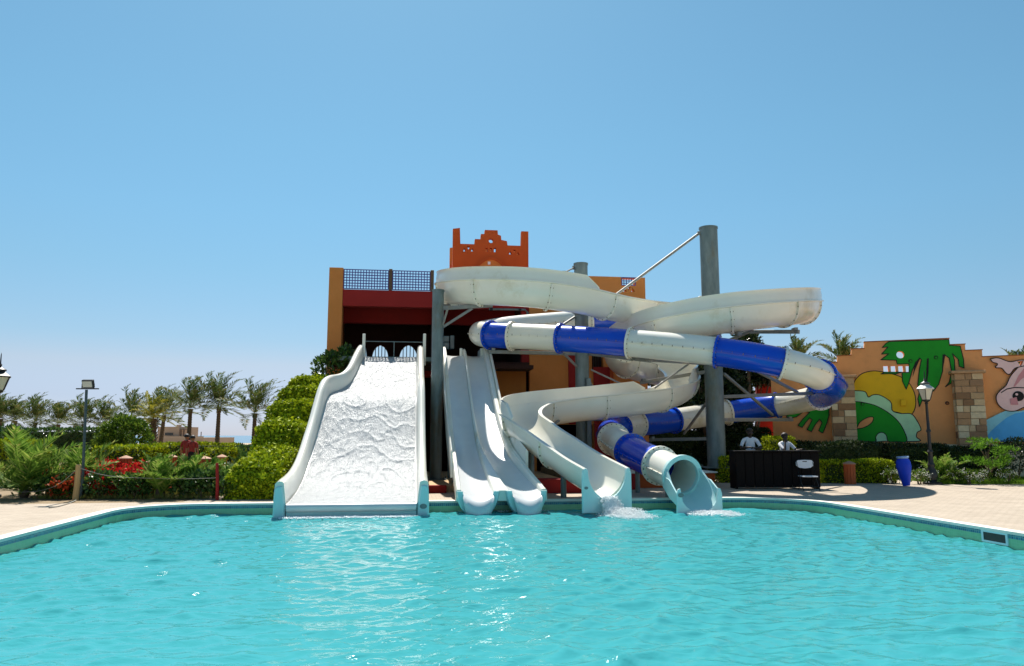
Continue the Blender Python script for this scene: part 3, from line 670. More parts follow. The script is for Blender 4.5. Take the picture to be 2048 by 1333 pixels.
# ---- enclosed tube slide, white and blue sections
TUBE = [(1232, 637, 30.2), (1130, 646, 29.9), (1030, 655, 29.5), (975, 664, 28.8), (962, 668, 27.9), (985, 671, 27.1), (1080, 675, 26.3), (1200, 682, 25.3), (1320, 692, 24.4), (1440, 704.5, 23.6), (1540, 721, 23.0), (1610, 739, 23.0), (1650, 759, 24.0), (1664, 776, 26.0), (1640, 793, 28.6),
        (1580, 807, 30.6), (1500, 819, 31.4), (1400, 833, 31.0), (1320, 845, 30.0), (1262, 851, 28.8), (1228, 860, 27.4), (1222, 872, 25.8), (1245, 893, 23.6), (1300, 922, 21.5), (1362, 952, 19.75)]
TR = .46
def tube():
    P, g = spline([at(*q) for q in TUBE], .11); T, S, N = frames(P); pr = [proj(p) for p in P]
    tt = thing('tube_slide', 'enclosed tube slide of alternating white and blue sections spiralling to the pool', 'water slide', gnd(1375, 1000))
    br = [('b', 1232, 637), ('w', 1180, 642), ('b', 982, 671), ('w', 1026, 672), ('b', 1122, 677), ('w', 1262, 687), ('b', 1436, 704), ('w', 1567, 727), ('b', 1640, 753), ('w', 1640, 793), ('b', 1556, 811), ('w', 1453, 826), ('b', 1349, 841), ('w', 1274, 850), ('b', 1236, 856), ('w', 1228, 879), ('b', 1262, 905), ('w', 1318, 938)]
    cuts = []; last = 0
    for c, x, y in br:
        d = [(pr[i][0]-x)**2+(pr[i][1]-y)**2 for i in range(last, min(len(P), last+(75 if len(cuts) > 2 else 130)))]; k = last+int(np.argmin(d)); cuts.append(k); last = k+3
    cuts[0] = 0; cuts.append(len(P)-1)
    n = 28
    circ_ = lambda r: [(r*math.cos(2*math.pi*k/n), r*math.sin(2*math.pi*k/n)) for k in range(n)]
    for j, (c, _, _) in enumerate(br):
        i0, i1 = cuts[j], cuts[j+1]; mb = MB(); idx = list(range(i0, i1+1)); m = M['white_gel' if c == 'w' else 'blue_gel']
        vs = []
        for i in idx: vs.append([Vector(P[i]+S[i]*q[0]+N[i]*q[1]) for q in circ_(TR)])
        vi = [[Vector(P[i]+S[i]*q[0]+N[i]*q[1]) for q in circ_(TR-.03)] for i in idx]
        mb.loft(vs, True, False); mb.loft(vi, True, False)
        sec = mb.build('tube_section', m, tt, smooth=50)
        sec['label'] = ('white' if c == 'w' else 'blue')+' tube section'
        # flange ring with bolts at the start of each section, seam lips along both sides
        mb = MB(); i = i0; fr = []
        for d, r in ((-.035, TR-.005), (-.035, TR+.085), (.035, TR+.085), (.035, TR-.005)):
            fr.append([Vector(P[i]+T[i]*d+S[i]*q[0]+N[i]*q[1]) for q in circ_(r)])
        mb.loft(fr, True, False)
        for k in range(20):
            t = 2*math.pi*(k+.5)/20; cc = Vector(P[i]+(S[i]*math.cos(t)+N[i]*math.sin(t))*(TR+.05))
            mb.box(cc, (.11, .028, .028), (Vector(T[i]), Vector(S[i]), Vector(N[i])), 1)
        mb.build('flange', [m, M['rust_bolt']], sec, smooth=45)
        for s in (-1, 1):
            mb = MB()
            sweep(mb, P, S, N, idx, [(s*(TR-.01), .018), (s*(TR+.045), .018), (s*(TR+.045), -.018), (s*(TR-.01), -.018)])
            for i in idx[2:-1:3]: mb.box(Vector(P[i]+S[i]*s*(TR+.03)), (.025, .03, .05), (Vector(T[i]), Vector(S[i]), Vector(N[i])), 1)
            mb.build('seam', [m, M['rust_bolt']], sec)
    # mouth: ring, flared open trough and front plate, all tinted with painted pool bounce
    i = len(P)-1; p, t_, s_, n_ = (Vector(q[i]) for q in (P, T, S, N)); mb = MB(); n = 36
    fr = []
    for d, r in ((-.02, TR-.03), (-.02, TR+.09), (.10, TR+.10), (.10, TR-.02)):
        fr.append([p+t_*d+s_*(r*math.cos(2*math.pi*k/n))+n_*(r*math.sin(2*math.pi*k/n)) for k in range(n)])
    fr.append(fr[0]); mb.loft(fr, True, False); mb.build('mouth_ring', M['bounce_gel'], tt, smooth=45)
    th = Vector((t_.x, t_.y, 0)).normalized(); m = 24; rows = []
    for q in np.linspace(0, 1, 14):
        o = p+t_*(.08)+th*(.80*q)+Vector((0, 0, -.33*q+.05*q*q)); r = TR+.02+.06*q; cut = math.pi*(-.16+.34*q**1.3) if q < 1 else math.pi*.18
        a0, a1 = math.pi+max(-.5, cut), 2*math.pi-max(-.5, cut)
        inner = [o+s_*(r*math.cos(a0+(a1-a0)*k/m))+Vector((0, 0, 1))*(r*math.sin(a0+(a1-a0)*k/m)) for k in range(m+1)]
        outer = [o+s_*((r+.05)*math.cos(a0+(a1-a0)*k/m))+Vector((0, 0, 1))*((r+.05)*math.sin(a0+(a1-a0)*k/m)) for k in range(m, -1, -1)]
        rows.append(inner+outer)
    mb = MB(); mb.loft(rows); mb.build('exit_trough', M['bounce_gel'], tt, smooth=45)
    # front plate of the exit, cut out round the trough
    o = p+t_*.08+th*.80+Vector((0, 0, -.28)); r = TR+.08
    pts = [(r*math.cos(a)*1.0, r*math.sin(a)) for a in np.linspace(math.pi*1.18, math.pi*1.82, 20)]
    x1 = r*math.cos(math.pi*1.18); w = .62
    hz = -.30-o.z+.0
    loop = [(-w, hz), (w, hz), (w, -.10), (w-.04, .02), (w-.10, .04)]+pts[::-1]+[(-w+.10, .04), (-w+.04, .02), (-w, -.10)]
    mb = MB(); plate(mb, [loop], o, s_, Vector((0, 0, 1)), th, .06); mb.build('exit_plate', M['bounce_gel'], tt, bevel=.008)
    for s in (-1, 1):
        mb = MB(); e = o+s_*(s*w); f = p+s_*(s*(TR+.06))
        mb.loft([[q, q+s_*(s*-.04), q+s_*(s*-.04)+Vector((0, 0, -h)), q+Vector((0, 0, -h))] for q, h in ((e+Vector((0, 0, -.06)), .3), (o-th*.4+s_*(s*w*.95)+Vector((0, 0, .22)), .45), (f+Vector((0, 0, .02)), .3))])
        mb.build('exit_cheek', M['bounce_gel'], tt, smooth=40)
    mb = MB(); cc = o+s_*(w-.1)+Vector((0, 0, -.12))-th*-.07
    mb.loft([[cc+s_*(.075*math.cos(2*math.pi*k/14))+Vector((0, 0, .05*math.sin(2*math.pi*k/14)))+th*d for k in range(14)] for d in (-.02, .012)]); mb.build('badge', M['galv'], tt)
    # underside cradle along the last stretch
    mb = MB(); i0 = len(P)-34
    sweep(mb, P, S, N, range(i0, len(P)), [(-TR-.05, -.02), (-TR-.08, -.02), (-TR*.75, -TR*.82), (-TR*.68, -TR*.78)]); mb.build('cradle', M['white_gel'], tt, smooth=40)
    for k, z in ((len(P)-8, 0), (len(P)-26, 0)):
        q = P[k]; mb = MB(); mb.pipe([(q[0], q[1], -.01), (q[0], q[1], q[2]-TR+.02)], .07, 10); mb.build('leg', M['galv'], tt, smooth=40)
    return P, S, N
TP, TS, TN = tube()
# ---- open flume slide, white, with splash guards on the outside of each bend
FL = [(985, 576, 31.0), (935, 574, 29.8), (908, 572, 28.2), (910, 568, 26.5), (952, 566, 25.2), (1050, 569, 24.6), (1150, 582, 25.0), (1240, 602, 26.2), (1330, 612, 28.2), (1430, 611, 30.2), (1530, 609, 30.8), (1596, 606, 29.6), (1608, 605, 27.2), (1568, 608, 25.3), (1480, 617, 24.4), (1380, 633, 24.9), (1300, 654, 26.0), (1250, 682, 27.4), (1240, 708, 28.9),
      (1275, 725, 30.3), (1330, 736, 30.4), (1362, 749, 29.2), (1358, 765, 27.4), (1310, 781, 26.2), (1220, 792, 25.6), (1130, 801, 25.2), (1066, 811, 24.4), (1040, 826, 23.2), (1064, 846, 22.0), (1110, 877, 20.9), (1162, 912, 19.8), (1213, 940, 18.7)]
DF = 1.24     # the trough is deeper than a half circle
FR = .57
def flume():
    P, g = spline([at(*q) for q in FL], .12); T, S, N = frames(P); pr = [proj(p) for p in P]; n = len(P)
    ft = thing('open_flume_slide', 'white open flume slide looping between steel columns, pouring water into pool', 'water slide', gnd(1213, 1003))
    def near(x, y, lo=0): return lo+int(np.argmin([(q[0]-x)**2+(q[1]-y)**2 for q in pr[lo:]]))
    kL1e = near(1185, 590); kR1s = near(1400, 611, kL1e); kL2 = near(1238, 712, kR1s); kR2e = near(1345, 774, kL2); kL3s = near(1318, 781, kR2e); kL3e = near(1060, 850, kL3s)
    def ext(i):           # (left guard, right guard) heights
        rt = lf = 0
        if i < kL1e: rt = .42*min(1, (kL1e-i)/5)
        elif kR1s < i < kR2e: lf = .44*min(1, (i-kR1s)/6, (kR2e-i)/6)
        elif kL3s < i < kL3e: rt = .38*min(1, (i-kL3s)/6, (kL3e-i)/5)
        return lf, rt
    m = 18; arc = [math.pi+math.pi*k/m for k in range(m+1)]
    prof = [(-FR-.10, .03), (-FR-.10, -.005), (-FR-.03, -.02)]+[((FR+.02)*math.cos(t), (FR+.02)*DF*math.sin(t)-.03) for t in arc[1:-1]]+[(FR+.03, -.02), (FR+.10, -.005), (FR+.10, .03), (FR-.01, .03)]+[((FR-.01)*math.cos(t), (FR-.01)*DF*math.sin(t)) for t in reversed(arc[1:-1])]+[(-FR+.01, .03)]
    cuts = list(range(0, n-10, 19))+[n-1]
    for j in range(len(cuts)-1):
        i0, i1 = cuts[j], cuts[j+1]; mb = MB(); idx = list(range(i0, i1+1))
        sweep(mb, P, S, N, idx, prof); sec = mb.build('flume_section', M['white_gel'], ft, smooth=45)
        mb = MB(); i = i0; rings = []
        for d in (-.035, .035):
            rings.append([Vector(P[i]+T[i]*d+S[i]*((FR+.015)*math.cos(t))+N[i]*((FR+.015)*DF*math.sin(t)-.03)) for t in arc]+[Vector(P[i]+T[i]*d+S[i]*((FR+.075)*math.cos(t))+N[i]*((FR+.075)*DF*math.sin(t)-.03)) for t in reversed(arc)])
        mb.loft(rings)
        for k in range(1, 18, 2):
            t = math.pi+math.pi*k/18; mb.box(Vector(P[i]+(S[i]*math.cos(t)+N[i]*DF*math.sin(t))*(FR+.05)-N[i]*.03), (.11, .03, .03), (Vector(T[i]), Vector(S[i]), Vector(N[i])), 1)
        mb.build('joint_flange', [M['white_gel'], M['rust_bolt']], sec, smooth=45)
        for sd, w in ((-1, 0), (1, 1)):
            ix = [i for i in idx if ext(i)[w] > .02]
            if len(ix) < 2: continue
            mb = MB()
            def pf(i, sd=sd, w=w):
                h = ext(i)[w]; return [(sd*(FR+.035), .032), (sd*(FR+.035), .032+h*.5), (sd*(FR+.0), .03+h*.9), (sd*(FR+.03), .03+h), (sd*(FR-.04), .03+h+.005), (sd*(FR-.005), .032+h*.5), (sd*(FR-.005), .032)]
            sweep(mb, P, S, N, ix, pf); gsec = mb.build('splash_guard', M['white_gel'], sec, smooth=50)
            if ix[0] == i0:
                for q in (.25, .5, .8): mb.box(Vector(P[i0+1]+S[i0+1]*sd*(FR+.03-.06*q)+N[i0+1]*(.03+ext(i0+1)[w]*q)), (.03, .03, .03), (Vector(T[i0]), Vector(S[i0]), Vector(N[i0])), 0)
    # exit plate with the trough cut out of it
    i = n-1; p, s_ = Vector(P[i]), Vector(S[i]); th = Vector((T[i][0], T[i][1], 0)).normalized()
    s_ = th.cross(Vector((0, 0, 1))); w = .70; hz = -.20-p.z
    pts = [((FR-.02)*math.cos(t), (FR-.02)*DF*math.sin(t)) for t in arc]
    loop = [(-w, hz), (w, hz), (w, -.10), (w-.03, .0), (w-.08, .05)]+pts[::-1]+[(-w+.08, .05), (-w+.03, .0), (-w, -.10)]
    mb = MB(); plate(mb, [loop], p-th*.03, s_, Vector((0, 0, 1)), th, .07); mb.build('exit_plate', M['bounce_gel'], ft, bevel=.01)
    mb = MB(); cc = p+s_*(w-.09)+Vector((0, 0, -.42))+th*.045
    mb.loft([[cc+s_*(.05*math.cos(2*math.pi*k/14))+Vector((0, 0, .035*math.sin(2*math.pi*k/14)))+th*d for k in range(14)] for d in (-.01, .012)]); mb.build('badge', M['galv'], ft)
    for px, py in ((1120, 895), (1060, 850)):
        k = near(px, py, kL3s); q = P[k]; mb = MB(); mb.pipe([(q[0], q[1], -.01), (q[0], q[1], q[2]-FR*DF+.0)], .08, 10); mb.build('leg', M['galv'], ft, smooth=40)
    return P, T, S, N
FP, FT, FS, FN = flume()
# ================================================================== steel columns with bracket arms
def column(label, px, ytop, Y, d, zb, arms):
    x = at(px, 800, Y).x; top = at(px, ytop, Y).z
    t = thing('support_column', label, 'steel column', (x, Y, zb), 'steel columns that carry the slides')
    mb = MB(); n = 28; r = d/2
    mb.pipe([(x, Y, zb), (x, Y, top)], r, n, caps=False); mb.pipe([(x, Y, zb), (x, Y, top-.02)], r-.03, n); mb.build('shaft', M['galv'], t, smooth=40)
    mb = MB(); mb.pipe([(x, Y, top-.05), (x, Y, top+.01)], r+.02, n, caps=False); mb.pipe([(x, Y, top-.05), (x, Y, top+.01)], r-.02, n, caps=False); mb.build('top_rim', M['galv'], t, smooth=40)
    mb = MB(); mb.box((x, Y, zb+.015), (d+.35, d+.35, .03))
    for sx in (-1, 1):
        for sy in (-1, 1): mb.pipe([(x+sx*(r+.1), Y+sy*(r+.1), zb+.03), (x+sx*(r+.1), Y+sy*(r+.1), zb+.10)], .03, 6)
    mb.build('base_plate', M['galv'], t)
    for kind, a, b, w in arms:
        p, q = at(*a), at(*b); mb = MB()
        if kind == 'rod': mb.pipe([p, q], w/2, 8); mb.box(p, (.12, .12, .12)); mb.box(q, (.12, .12, .12)); mb.build('tie_rod', M['steel_arm'], t)
        elif kind == 'arm': mb.bar(p, q, .10, w); mb.box(q+(p-q)*.05+Vector((0, 0, w*.6)), (.12, .3, .10)); mb.build('bracket_arm', M['steel_arm'], t, bevel=.008)
        else: mb.bar(p, q, w, w); mb.build('brace', M['steel_arm'], t, bevel=.006)
    return t
Y1, Y2, Y3 = 25.4, 27.2, 27.4
column('slender grey steel column between the wide slide and the twin slide', 873.5, 581, Y1, .40, .19, [
    ('arm', (882, 617, Y1), (985, 611, 25.2), .13), ('brace', (882, 657, Y1), (945, 617, 25.3), .08), ('brace', (884, 655, Y1), (895, 619, Y1-.4), .06), ('arm', (880, 612, Y1), (905, 612, 27.6), .12)])
column('shorter grey steel column in the middle, right of the tower crown', 1165, 528, Y2, .50, .2, [
    ('rod', (1148, 536, Y2), (1128, 546, 26.0), .06), ('arm', (1156, 628, Y2), (1130, 615, 25.4), .12), ('brace', (1150, 634, Y2), (1110, 660, 26.2), .07),
    ('arm', (1176, 626, Y2), (1262, 612, 26.4), .14), ('arm', (1158, 708, Y2), (978, 704, 27.0), .13), ('arm', (1176, 708, Y2), (1300, 722, 24.8), .12), ('brace', (1158, 738, Y2), (1128, 708, 26.2), .07),
    ('arm', (1180, 806, Y2), (1340, 806, 26.2), .10), ('brace', (1180, 765, Y2), (1216, 830, 26.6), .06), ('brace', (1182, 740, Y2), (1330, 808, 26.4), .06), ('brace', (1158, 815, Y2), (1108, 848, 24.2), .07), ('arm', (1180, 838, Y2), (1228, 838, 27.2), .16), ('brace', (1176, 800, Y2), (1195, 830, Y2-.3), .06)])
column('tallest grey steel column rising above the right loop of the flume', 1429, 456, Y3, .66, .5, [
    ('rod', (1398, 467, Y3), (1197, 616, 26.2), .10), ('arm', (1446, 664, Y3), (1598, 664, 24.6), .13), ('brace', (1440, 690, Y3), (1505, 660, 25.4), .10), ('brace', (1446, 658, Y3), (1480, 668, 24.0), .12),
    ('arm', (1414, 744, Y3), (1280, 766, 27.6), .13), ('arm', (1414, 728, Y3), (1258, 718, 25.2), .11), ('brace', (1418, 700, Y3), (1290, 790, 27), .06), ('arm', (1446, 794, Y3), (1652, 786, 27.8), .12), ('arm', (1446, 840, Y3), (1585, 840, 30.8), .13),
    ('brace', (1448, 748, Y3), (1545, 830, 30.4), .09), ('brace', (1490, 730, 24.5), (1595, 785, 27.2), .09), ('brace', (1414, 805, Y3), (1368, 868, 29.8), .08), ('arm', (1414, 878, Y3), (1300, 880, 29.2), .12)])

def side_post():
    c = bpy.data.objects['support_column.001']; p = at(1177, 757, 26.9); q = at(1180, 900, 26.9)
    mb = MB(); mb.box((p.x, 26.9, (p.z+.2)/2), (.16, .16, p.z-.2)); mb.build('side_post', M['galv'], c, bevel=.01)
side_post()
# ================================================================== painted garden wall on the right
AW = R(20); WU = Vector((math.cos(AW), -math.sin(AW), 0)); WN = Vector((math.sin(AW), math.cos(AW), 0)); WO = at(1835, 800, 31); WO.z = 0
ZU = Vector((0, 0, 1))
def onwall(px, py, off=0.):
    d = ray(px, py); o = Vector((0, 0, H)); w = WO-WN*off
    t = (w-o).dot(WN)/d.dot(WN); p = o+d*t
    return ((p-WO).dot(WU), p.z)
def zz(pts): return [onwall(1540+x/3.0295, 660+y/3.0295) for x, y in pts]
mw = thing('mural_wall', 'tall orange garden wall painted with palm, sun, wave and pink animal', 'painted wall', WO)
def mural():
    top = [(1540, 728), (1674, 726), (1675, 713), (1702, 711.5), (1703, 699), (1728, 698), (1729, 685), (1898, 677.8), (1899, 690.5), (1930, 689.2), (1931, 702), (1964, 700.6), (1965, 714.5), (2230, 704)]
    T = [onwall(*p) for p in top]; out = [(T[0][0], -.01)]+T+[(T[-1][0], -.01)]; out = out[::-1]
    hs = []
    c = onwall(1800.6, 710); hs.append(circ(c[0], c[1], .15))
    for x in (1772, 1787, 1802, 1817): a, z = onwall(x, 738); hs.append(rect(a-.10, z-.13, a+.10, z+.13))
    for x, y, u in ((2004, 731, 1), (2016, 728.5, -1), (2028, 730.5, 1), (2040, 728.5, -1)): a, z = onwall(x, y); s = .11; hs.append([(a-s, z-s*u), (a+s, z-s*u), (a, z+s*u)])
    mb = MB(); plate(mb, [out]+hs, WO, WU, ZU, WN, .3); mb.build('wall', M['mural_orange'], mw)
    mb = MB(); prev = None
    for (x0, z0), (x1, z1) in zip(T[:-1], T[1:]):
        if x1-x0 > .1: mb.add(*slab(x0-.02, x1+.02, z0, z1))
    mb.build('coping', M['trim2'], mw)
    layer = [.004]
    def paint(name, mat, pts, outline=True, w=.035, raw=False):
        P = pts if raw else zz(pts); off = layer[0]; layer[0] += .004
        mb = MB(); loops = [P]+[h for h in hs if all(inside(q, P) for q in h)]; t = tessellate_polygon([[Vector((p[0], p[1], 0)) for p in l] for l in loops])
        mb.add([WO+WU*p[0]+ZU*p[1]-WN*off for l in loops for p in l], [tuple(q) for q in t]); f = mb.build(name, M[mat], mw)
        if outline:
            mb = MB(); n = len(P); o2 = off+.002
            for i in range(n):
                a, b = Vector(P[i]), Vector(P[(i+1) % n]); d = (b-a)
                if d.length < 1e-4: continue
                d.normalize(); s = Vector((-d.y, d.x))*w/2; a2, b2 = a-d*w*.4, b+d*w*.4
                mb.add([WO+WU*q[0]+ZU*q[1]-WN*(o2+.0001*(i % 5)) for q in (a2-s, b2-s, b2+s, a2+s)], [(0, 1, 2, 3)])
            mb.build('outline', M['mural_black'], f)
        return f
    def inside(q, P):
        c = False
        for i in range(len(P)):
            (x0, y0), (x1, y1) = P[i], P[i-1]
            if (y0 > q[1]) != (y1 > q[1]) and q[0] < (x1-x0)*(q[1]-y0)/(y1-y0)+x0: c = not c
        return c
    def sm(pts, n=4):
        P, _ = spline([(*p, 0) for p in pts]+[(*pts[0], 0)], 9); return [(p[0], p[1]) for p in P[:-1]]
    paint('painted_sun', 'mural_yellow', sm([(505, 330), (520, 300), (560, 265), (620, 250), (680, 255), (750, 270), (800, 290), (840, 320), (870, 370), (882, 420), (880, 470), (860, 510), (830, 515), (770, 500), (640, 470), (520, 400)]))
    paint('painted_wave', 'mural_mint', sm([(506, 368), (575, 375), (595, 408), (622, 395), (662, 395), (710, 420), (735, 445), (742, 490), (790, 507), (855, 510), (890, 550), (915, 605), (893, 620), (887, 650), (902, 675), (700, 675), (512, 675), (508, 500)]))
    paint('painted_leaf', 'mural_green', sm([(512, 435), (560, 440), (640, 460), (720, 505), (780, 560), (815, 620), (828, 676), (770, 678), (717, 676), (705, 640), (682, 622), (655, 628), (640, 652), (640, 676), (580, 677), (520, 676), (516, 560)]))
    paint('painted_leaf_gap', 'mural_orange', sm([(523, 602), (545, 560), (590, 532), (625, 530), (617, 562), (575, 590)]))
    paint('painted_palm', 'mural_green', [(700, 85), (680, 108), (715, 104), (676, 148), (720, 145), (672, 182), (765, 185), (770, 208), (842, 206), (842, 258), (800, 260), (802, 312), (825, 360), (842, 318), (860, 250), (880, 205), (905, 172), (917, 182), (905, 240), (895, 330), (905, 375), (896, 420), (905, 466), (925, 420), (938, 372), (990, 372), (1022, 330), (1045, 250), (1046, 190), (1056, 150), (1085, 172), (1100, 250), (1085, 318), (1062, 346), (1100, 322), (1120, 250), (1117, 185), (1105, 145), (1140, 180), (1146, 222), (1175, 232), (1172, 180), (1152, 100), (1087, 94), (1083, 60), (722, 72)])
    paint('painted_low_leaf', 'mural_green', [(672, 268), (695, 257), (800, 257), (760, 268), (720, 266)])
    for pts in ([(950, 175), (962, 172), (960, 260), (948, 340), (944, 300)], [(1045, 150), (1062, 150), (1048, 230), (1042, 215)], [(880, 195), (912, 168), (905, 185), (884, 230), (862, 290)]): paint('painted_stem', 'mural_black', pts, False)
    for cx, cy in ((850, 190), (1005, 168), (560, 450), (1072, 445)): a, z = onwall(1540+cx/3.0295, 660+cy/3.0295); paint('painted_nut', 'mural_black', circ(a, z, .075), False, raw=True); paint('painted_nut_core', 'mural_green' if cx != 1072 else 'trim2', circ(a+.005, z-.01, .045), False, raw=True)
    paint('painted_fronds', 'mural_green', [(100, 522), (160, 480), (250, 455), (322, 450), (356, 470), (356, 520), (345, 562), (320, 626), (295, 612), (315, 562), (300, 542), (275, 572), (250, 617), (225, 606), (256, 546), (240, 534), (215, 562), (195, 592), (170, 580), (200, 540), (240, 502), (212, 490), (160, 528), (110, 540)])
    paint('painted_mint_patch', 'mural_mint', [(322, 448), (362, 448), (362, 478), (340, 470)], False)
    paint('painted_sea_light', 'mural_sky', sm([(1307, 547), (1430, 490), (1500, 495), (1640, 470), (1640, 560), (1420, 560), (1340, 640), (1307, 676)]), False)
    paint('painted_sea', 'mural_blue', [(1307, 677), (1307, 655), (1330, 620), (1370, 582), (1430, 533), (1480, 508), (1540, 495), (1700, 485), (1800, 490), (1800, 677)], False)
    paint('painted_fin', 'mural_pink', sm([(1332, 178), (1380, 172), (1450, 195), (1520, 185), (1640, 200), (1640, 262), (1500, 228), (1450, 270), (1425, 262), (1400, 234), (1362, 230), (1376, 208), (1345, 197)]))
    paint('painted_head', 'mural_pink', sm([(1500, 228), (1455, 280), (1425, 340), (1392, 368), (1368, 402), (1372, 440), (1395, 470), (1430, 490), (1480, 493), (1530, 472), (1610, 440), (1680, 400), (1680, 240), (1580, 215)]))
    paint('painted_brow', 'mural_rose', [(1540, 228), (1500, 280), (1470, 345), (1480, 345), (1520, 300), (1600, 250), (1600, 225)], False)
    paint('painted_cheek_line', 'mural_black', [(1395, 380), (1430, 357), (1480, 347), (1539, 350), (1539, 356), (1480, 353), (1432, 363), (1397, 385)], False)
    a, z = onwall(1540+1500/3.0295, 660+403/3.0295); paint('painted_eye', 'mural_black', circ(a, z, .20), False, raw=True); paint('eye_glint', 'mural_pink', circ(a-.05, z+.07, .05, 10), False, raw=True)
    paint('painted_nose', 'mural_rose', [(1448, 420), (1490, 408), (1500, 455), (1455, 455)], False)
    # stone skirting
    mb = MB(); mb.box(WO+WU*((T[0][0]+T[-1][0])/2)-WN*.06+ZU*.65, (T[-1][0]-T[0][0], .10, 1.3), (WU, WN, ZU)); mb.build('stone_base', STONES[4], mw)
    for x, y in ((1806, 806), ): a, z = onwall(x, y); mb = MB(); mb.box(WO+WU*a+ZU*z-WN*.08, (.2, .12, .26), (WU, WN, ZU)); mb.build('wall_light', M['mural_yellow'], mw, bevel=.02)
def slab(x0, x1, z0, z1):
    P = []
    for dz in (.002, .035):
        for n, x, z in ((-.03, x0, z0), (-.03, x1, z1), (.33, x1, z1), (.33, x0, z0)): P.append(WO+WU*x+WN*n+ZU*(z+dz))
    return P, [(0, 1, 2, 3), (7, 6, 5, 4), (0, 4, 5, 1), (1, 5, 6, 2), (2, 6, 7, 3), (3, 7, 4, 0)]
for k, c in dict(mural_orange=(.76, .33, .115), mural_green=(.008, .29, .014), mural_mint=(.44, .74, .44), mural_yellow=(.78, .46, .008), mural_black=(.010, .010, .010), mural_pink=(.82, .55, .53), mural_rose=(.60, .26, .28), mural_sky=(.26, .62, .74), mural_blue=(.09, .42, .80), trim2=(.30, .10, .03)).items():
    c = tuple(min(.9, x*1.12) for x in c); M[k] = pm(k+'_paint', tuple(x*.93 for x in c), c, 3, .85, .2, 60, stain=tuple(x*.7 for x in c), stain_at=(.52, .8))
mural()
# stone pillars: every stone its own block
def stone_pillar(label, x0, x1, ytop, ycap, Yoff):
    a0, zt = onwall(x0, ytop, .5); a1, _ = onwall(x1, ytop, .5); w = a1-a0; org = WO+WU*a0-WN*.55
    t = thing('stone_pillar', label, 'pillar', org+WU*(w/2), 'stone pillars of the painted wall')
    mb = MB(); mb.box(org+WU*(w/2)+WN*.27+ZU*(zt/2), (w-.06, .48, zt-.02), (WU, WN, ZU)); mb.build('core', M['mortar'], t)
    z = 0; rnd = random.Random(x0); row = 0; hgt = zt/round(zt/.265)
    while z < zt-.05:
        x = 0; k = 0
        while x < w-.05:
            L = rnd.choice((.24, .30, .38, .46, .52));
            if w-x-L < .2: L = w-x
            pr = rnd.uniform(.0, .035); mb = MB()
            mb.box(org+WU*(x+L/2)+WN*(.10-pr)+ZU*(z+hgt/2), (L-.018, .20, hgt-.018), (WU, WN, ZU))
            mb.build('stone', rnd.choice(STONES), t, bevel=.012); x += L
        for sd in (0, w):
            mb = MB(); mb.box(org+WU*(sd+(.02 if sd == 0 else -.02))+WN*.36+ZU*(z+hgt/2), (.06, .30, hgt-.02), (WU, WN, ZU)); mb.build('side_stone', rnd.choice(STONES), t)
        z += hgt; row += 1
    mb = MB(); mb.box(org+WU*(w/2)+WN*.24+ZU*(zt+.06), (w+.2, .66, .12), (WU, WN, ZU)); mb.build('cap_stone', STONES[6], t, bevel=.02)
M['mortar'] = pm('pale_mortar', (.30, .24, .17), (.36, .29, .20), 12, .95, .5, 40)
stone_pillar('rough stone pillar at the left of the painted sun, behind the blue tube bend', 1660, 1708, 757, 750, 0)
stone_pillar('rough stone pillar between the painted palm and the pink animal', 1907, 1965, 748, 741, 0)
rw = thing('red_wall', 'plain red wall strip between the dark tree and the painted wall', 'wall', at(1535, 890, 34.5)*1)
p, q = at(1512, 748, 34.5), at(1558, 748, 34.5)
mb = MB(); mb.box(((p.x+q.x)/2, 34.6, p.z/2), (q.x-p.x, .3, p.z)); mb.build('wall', M['red'], rw, bevel=.02)
mb = MB(); mb.box(((p.x+q.x)/2, 34.6, p.z+.04), (q.x-p.x+.1, .4, .08)); mb.build('coping', M['ochre'], rw)
# ================================================================== bar counter, chair
YC = 23.7
def counter():
    x0, x1 = at(1472, 940, YC).x, at(1640, 940, YC).x; zt = at(1550, 905, YC).z
    t = thing('bar_counter', 'black wooden bar counter with two attendants behind it', 'counter', ((x0+x1)/2, YC, 0))
    mb = MB(); mb.box(((x0+x1)/2, YC+.35, zt+.025), (x1-x0+.06, .85, .05)); mb.build('counter_top', M['darkwood'], t, bevel=.01)
    n = 9; w = (x1-x0)/n
    for i in range(n):
        mb = MB(); mb.box((x0+w*(i+.5), YC+.02, zt/2+.03), (w-.012, .04, zt-.06)); mb.build('front_board', M['darkwood'], t, bevel=.006)
    for x in (x0+.03, x1-.03): mb = MB(); mb.box((x, YC+.38, zt/2), (.05, .66, zt-.002)); mb.build('side_panel', M['darkwood'], t)
    mb = MB(); mb.box(((x0+x1)/2, YC+.062, .62), (x1-x0-.1, .04, .98)); mb.build('inner_panel', M['darkwood'], t)
    mb = MB(); mb.box(((x0+x1)/2, YC+.5, .45), (x1-x0-.12, .4, .03)); mb.build('shelf', M['darkwood'], t)
    return x0, x1, zt
CX0, CX1, CZ = counter()
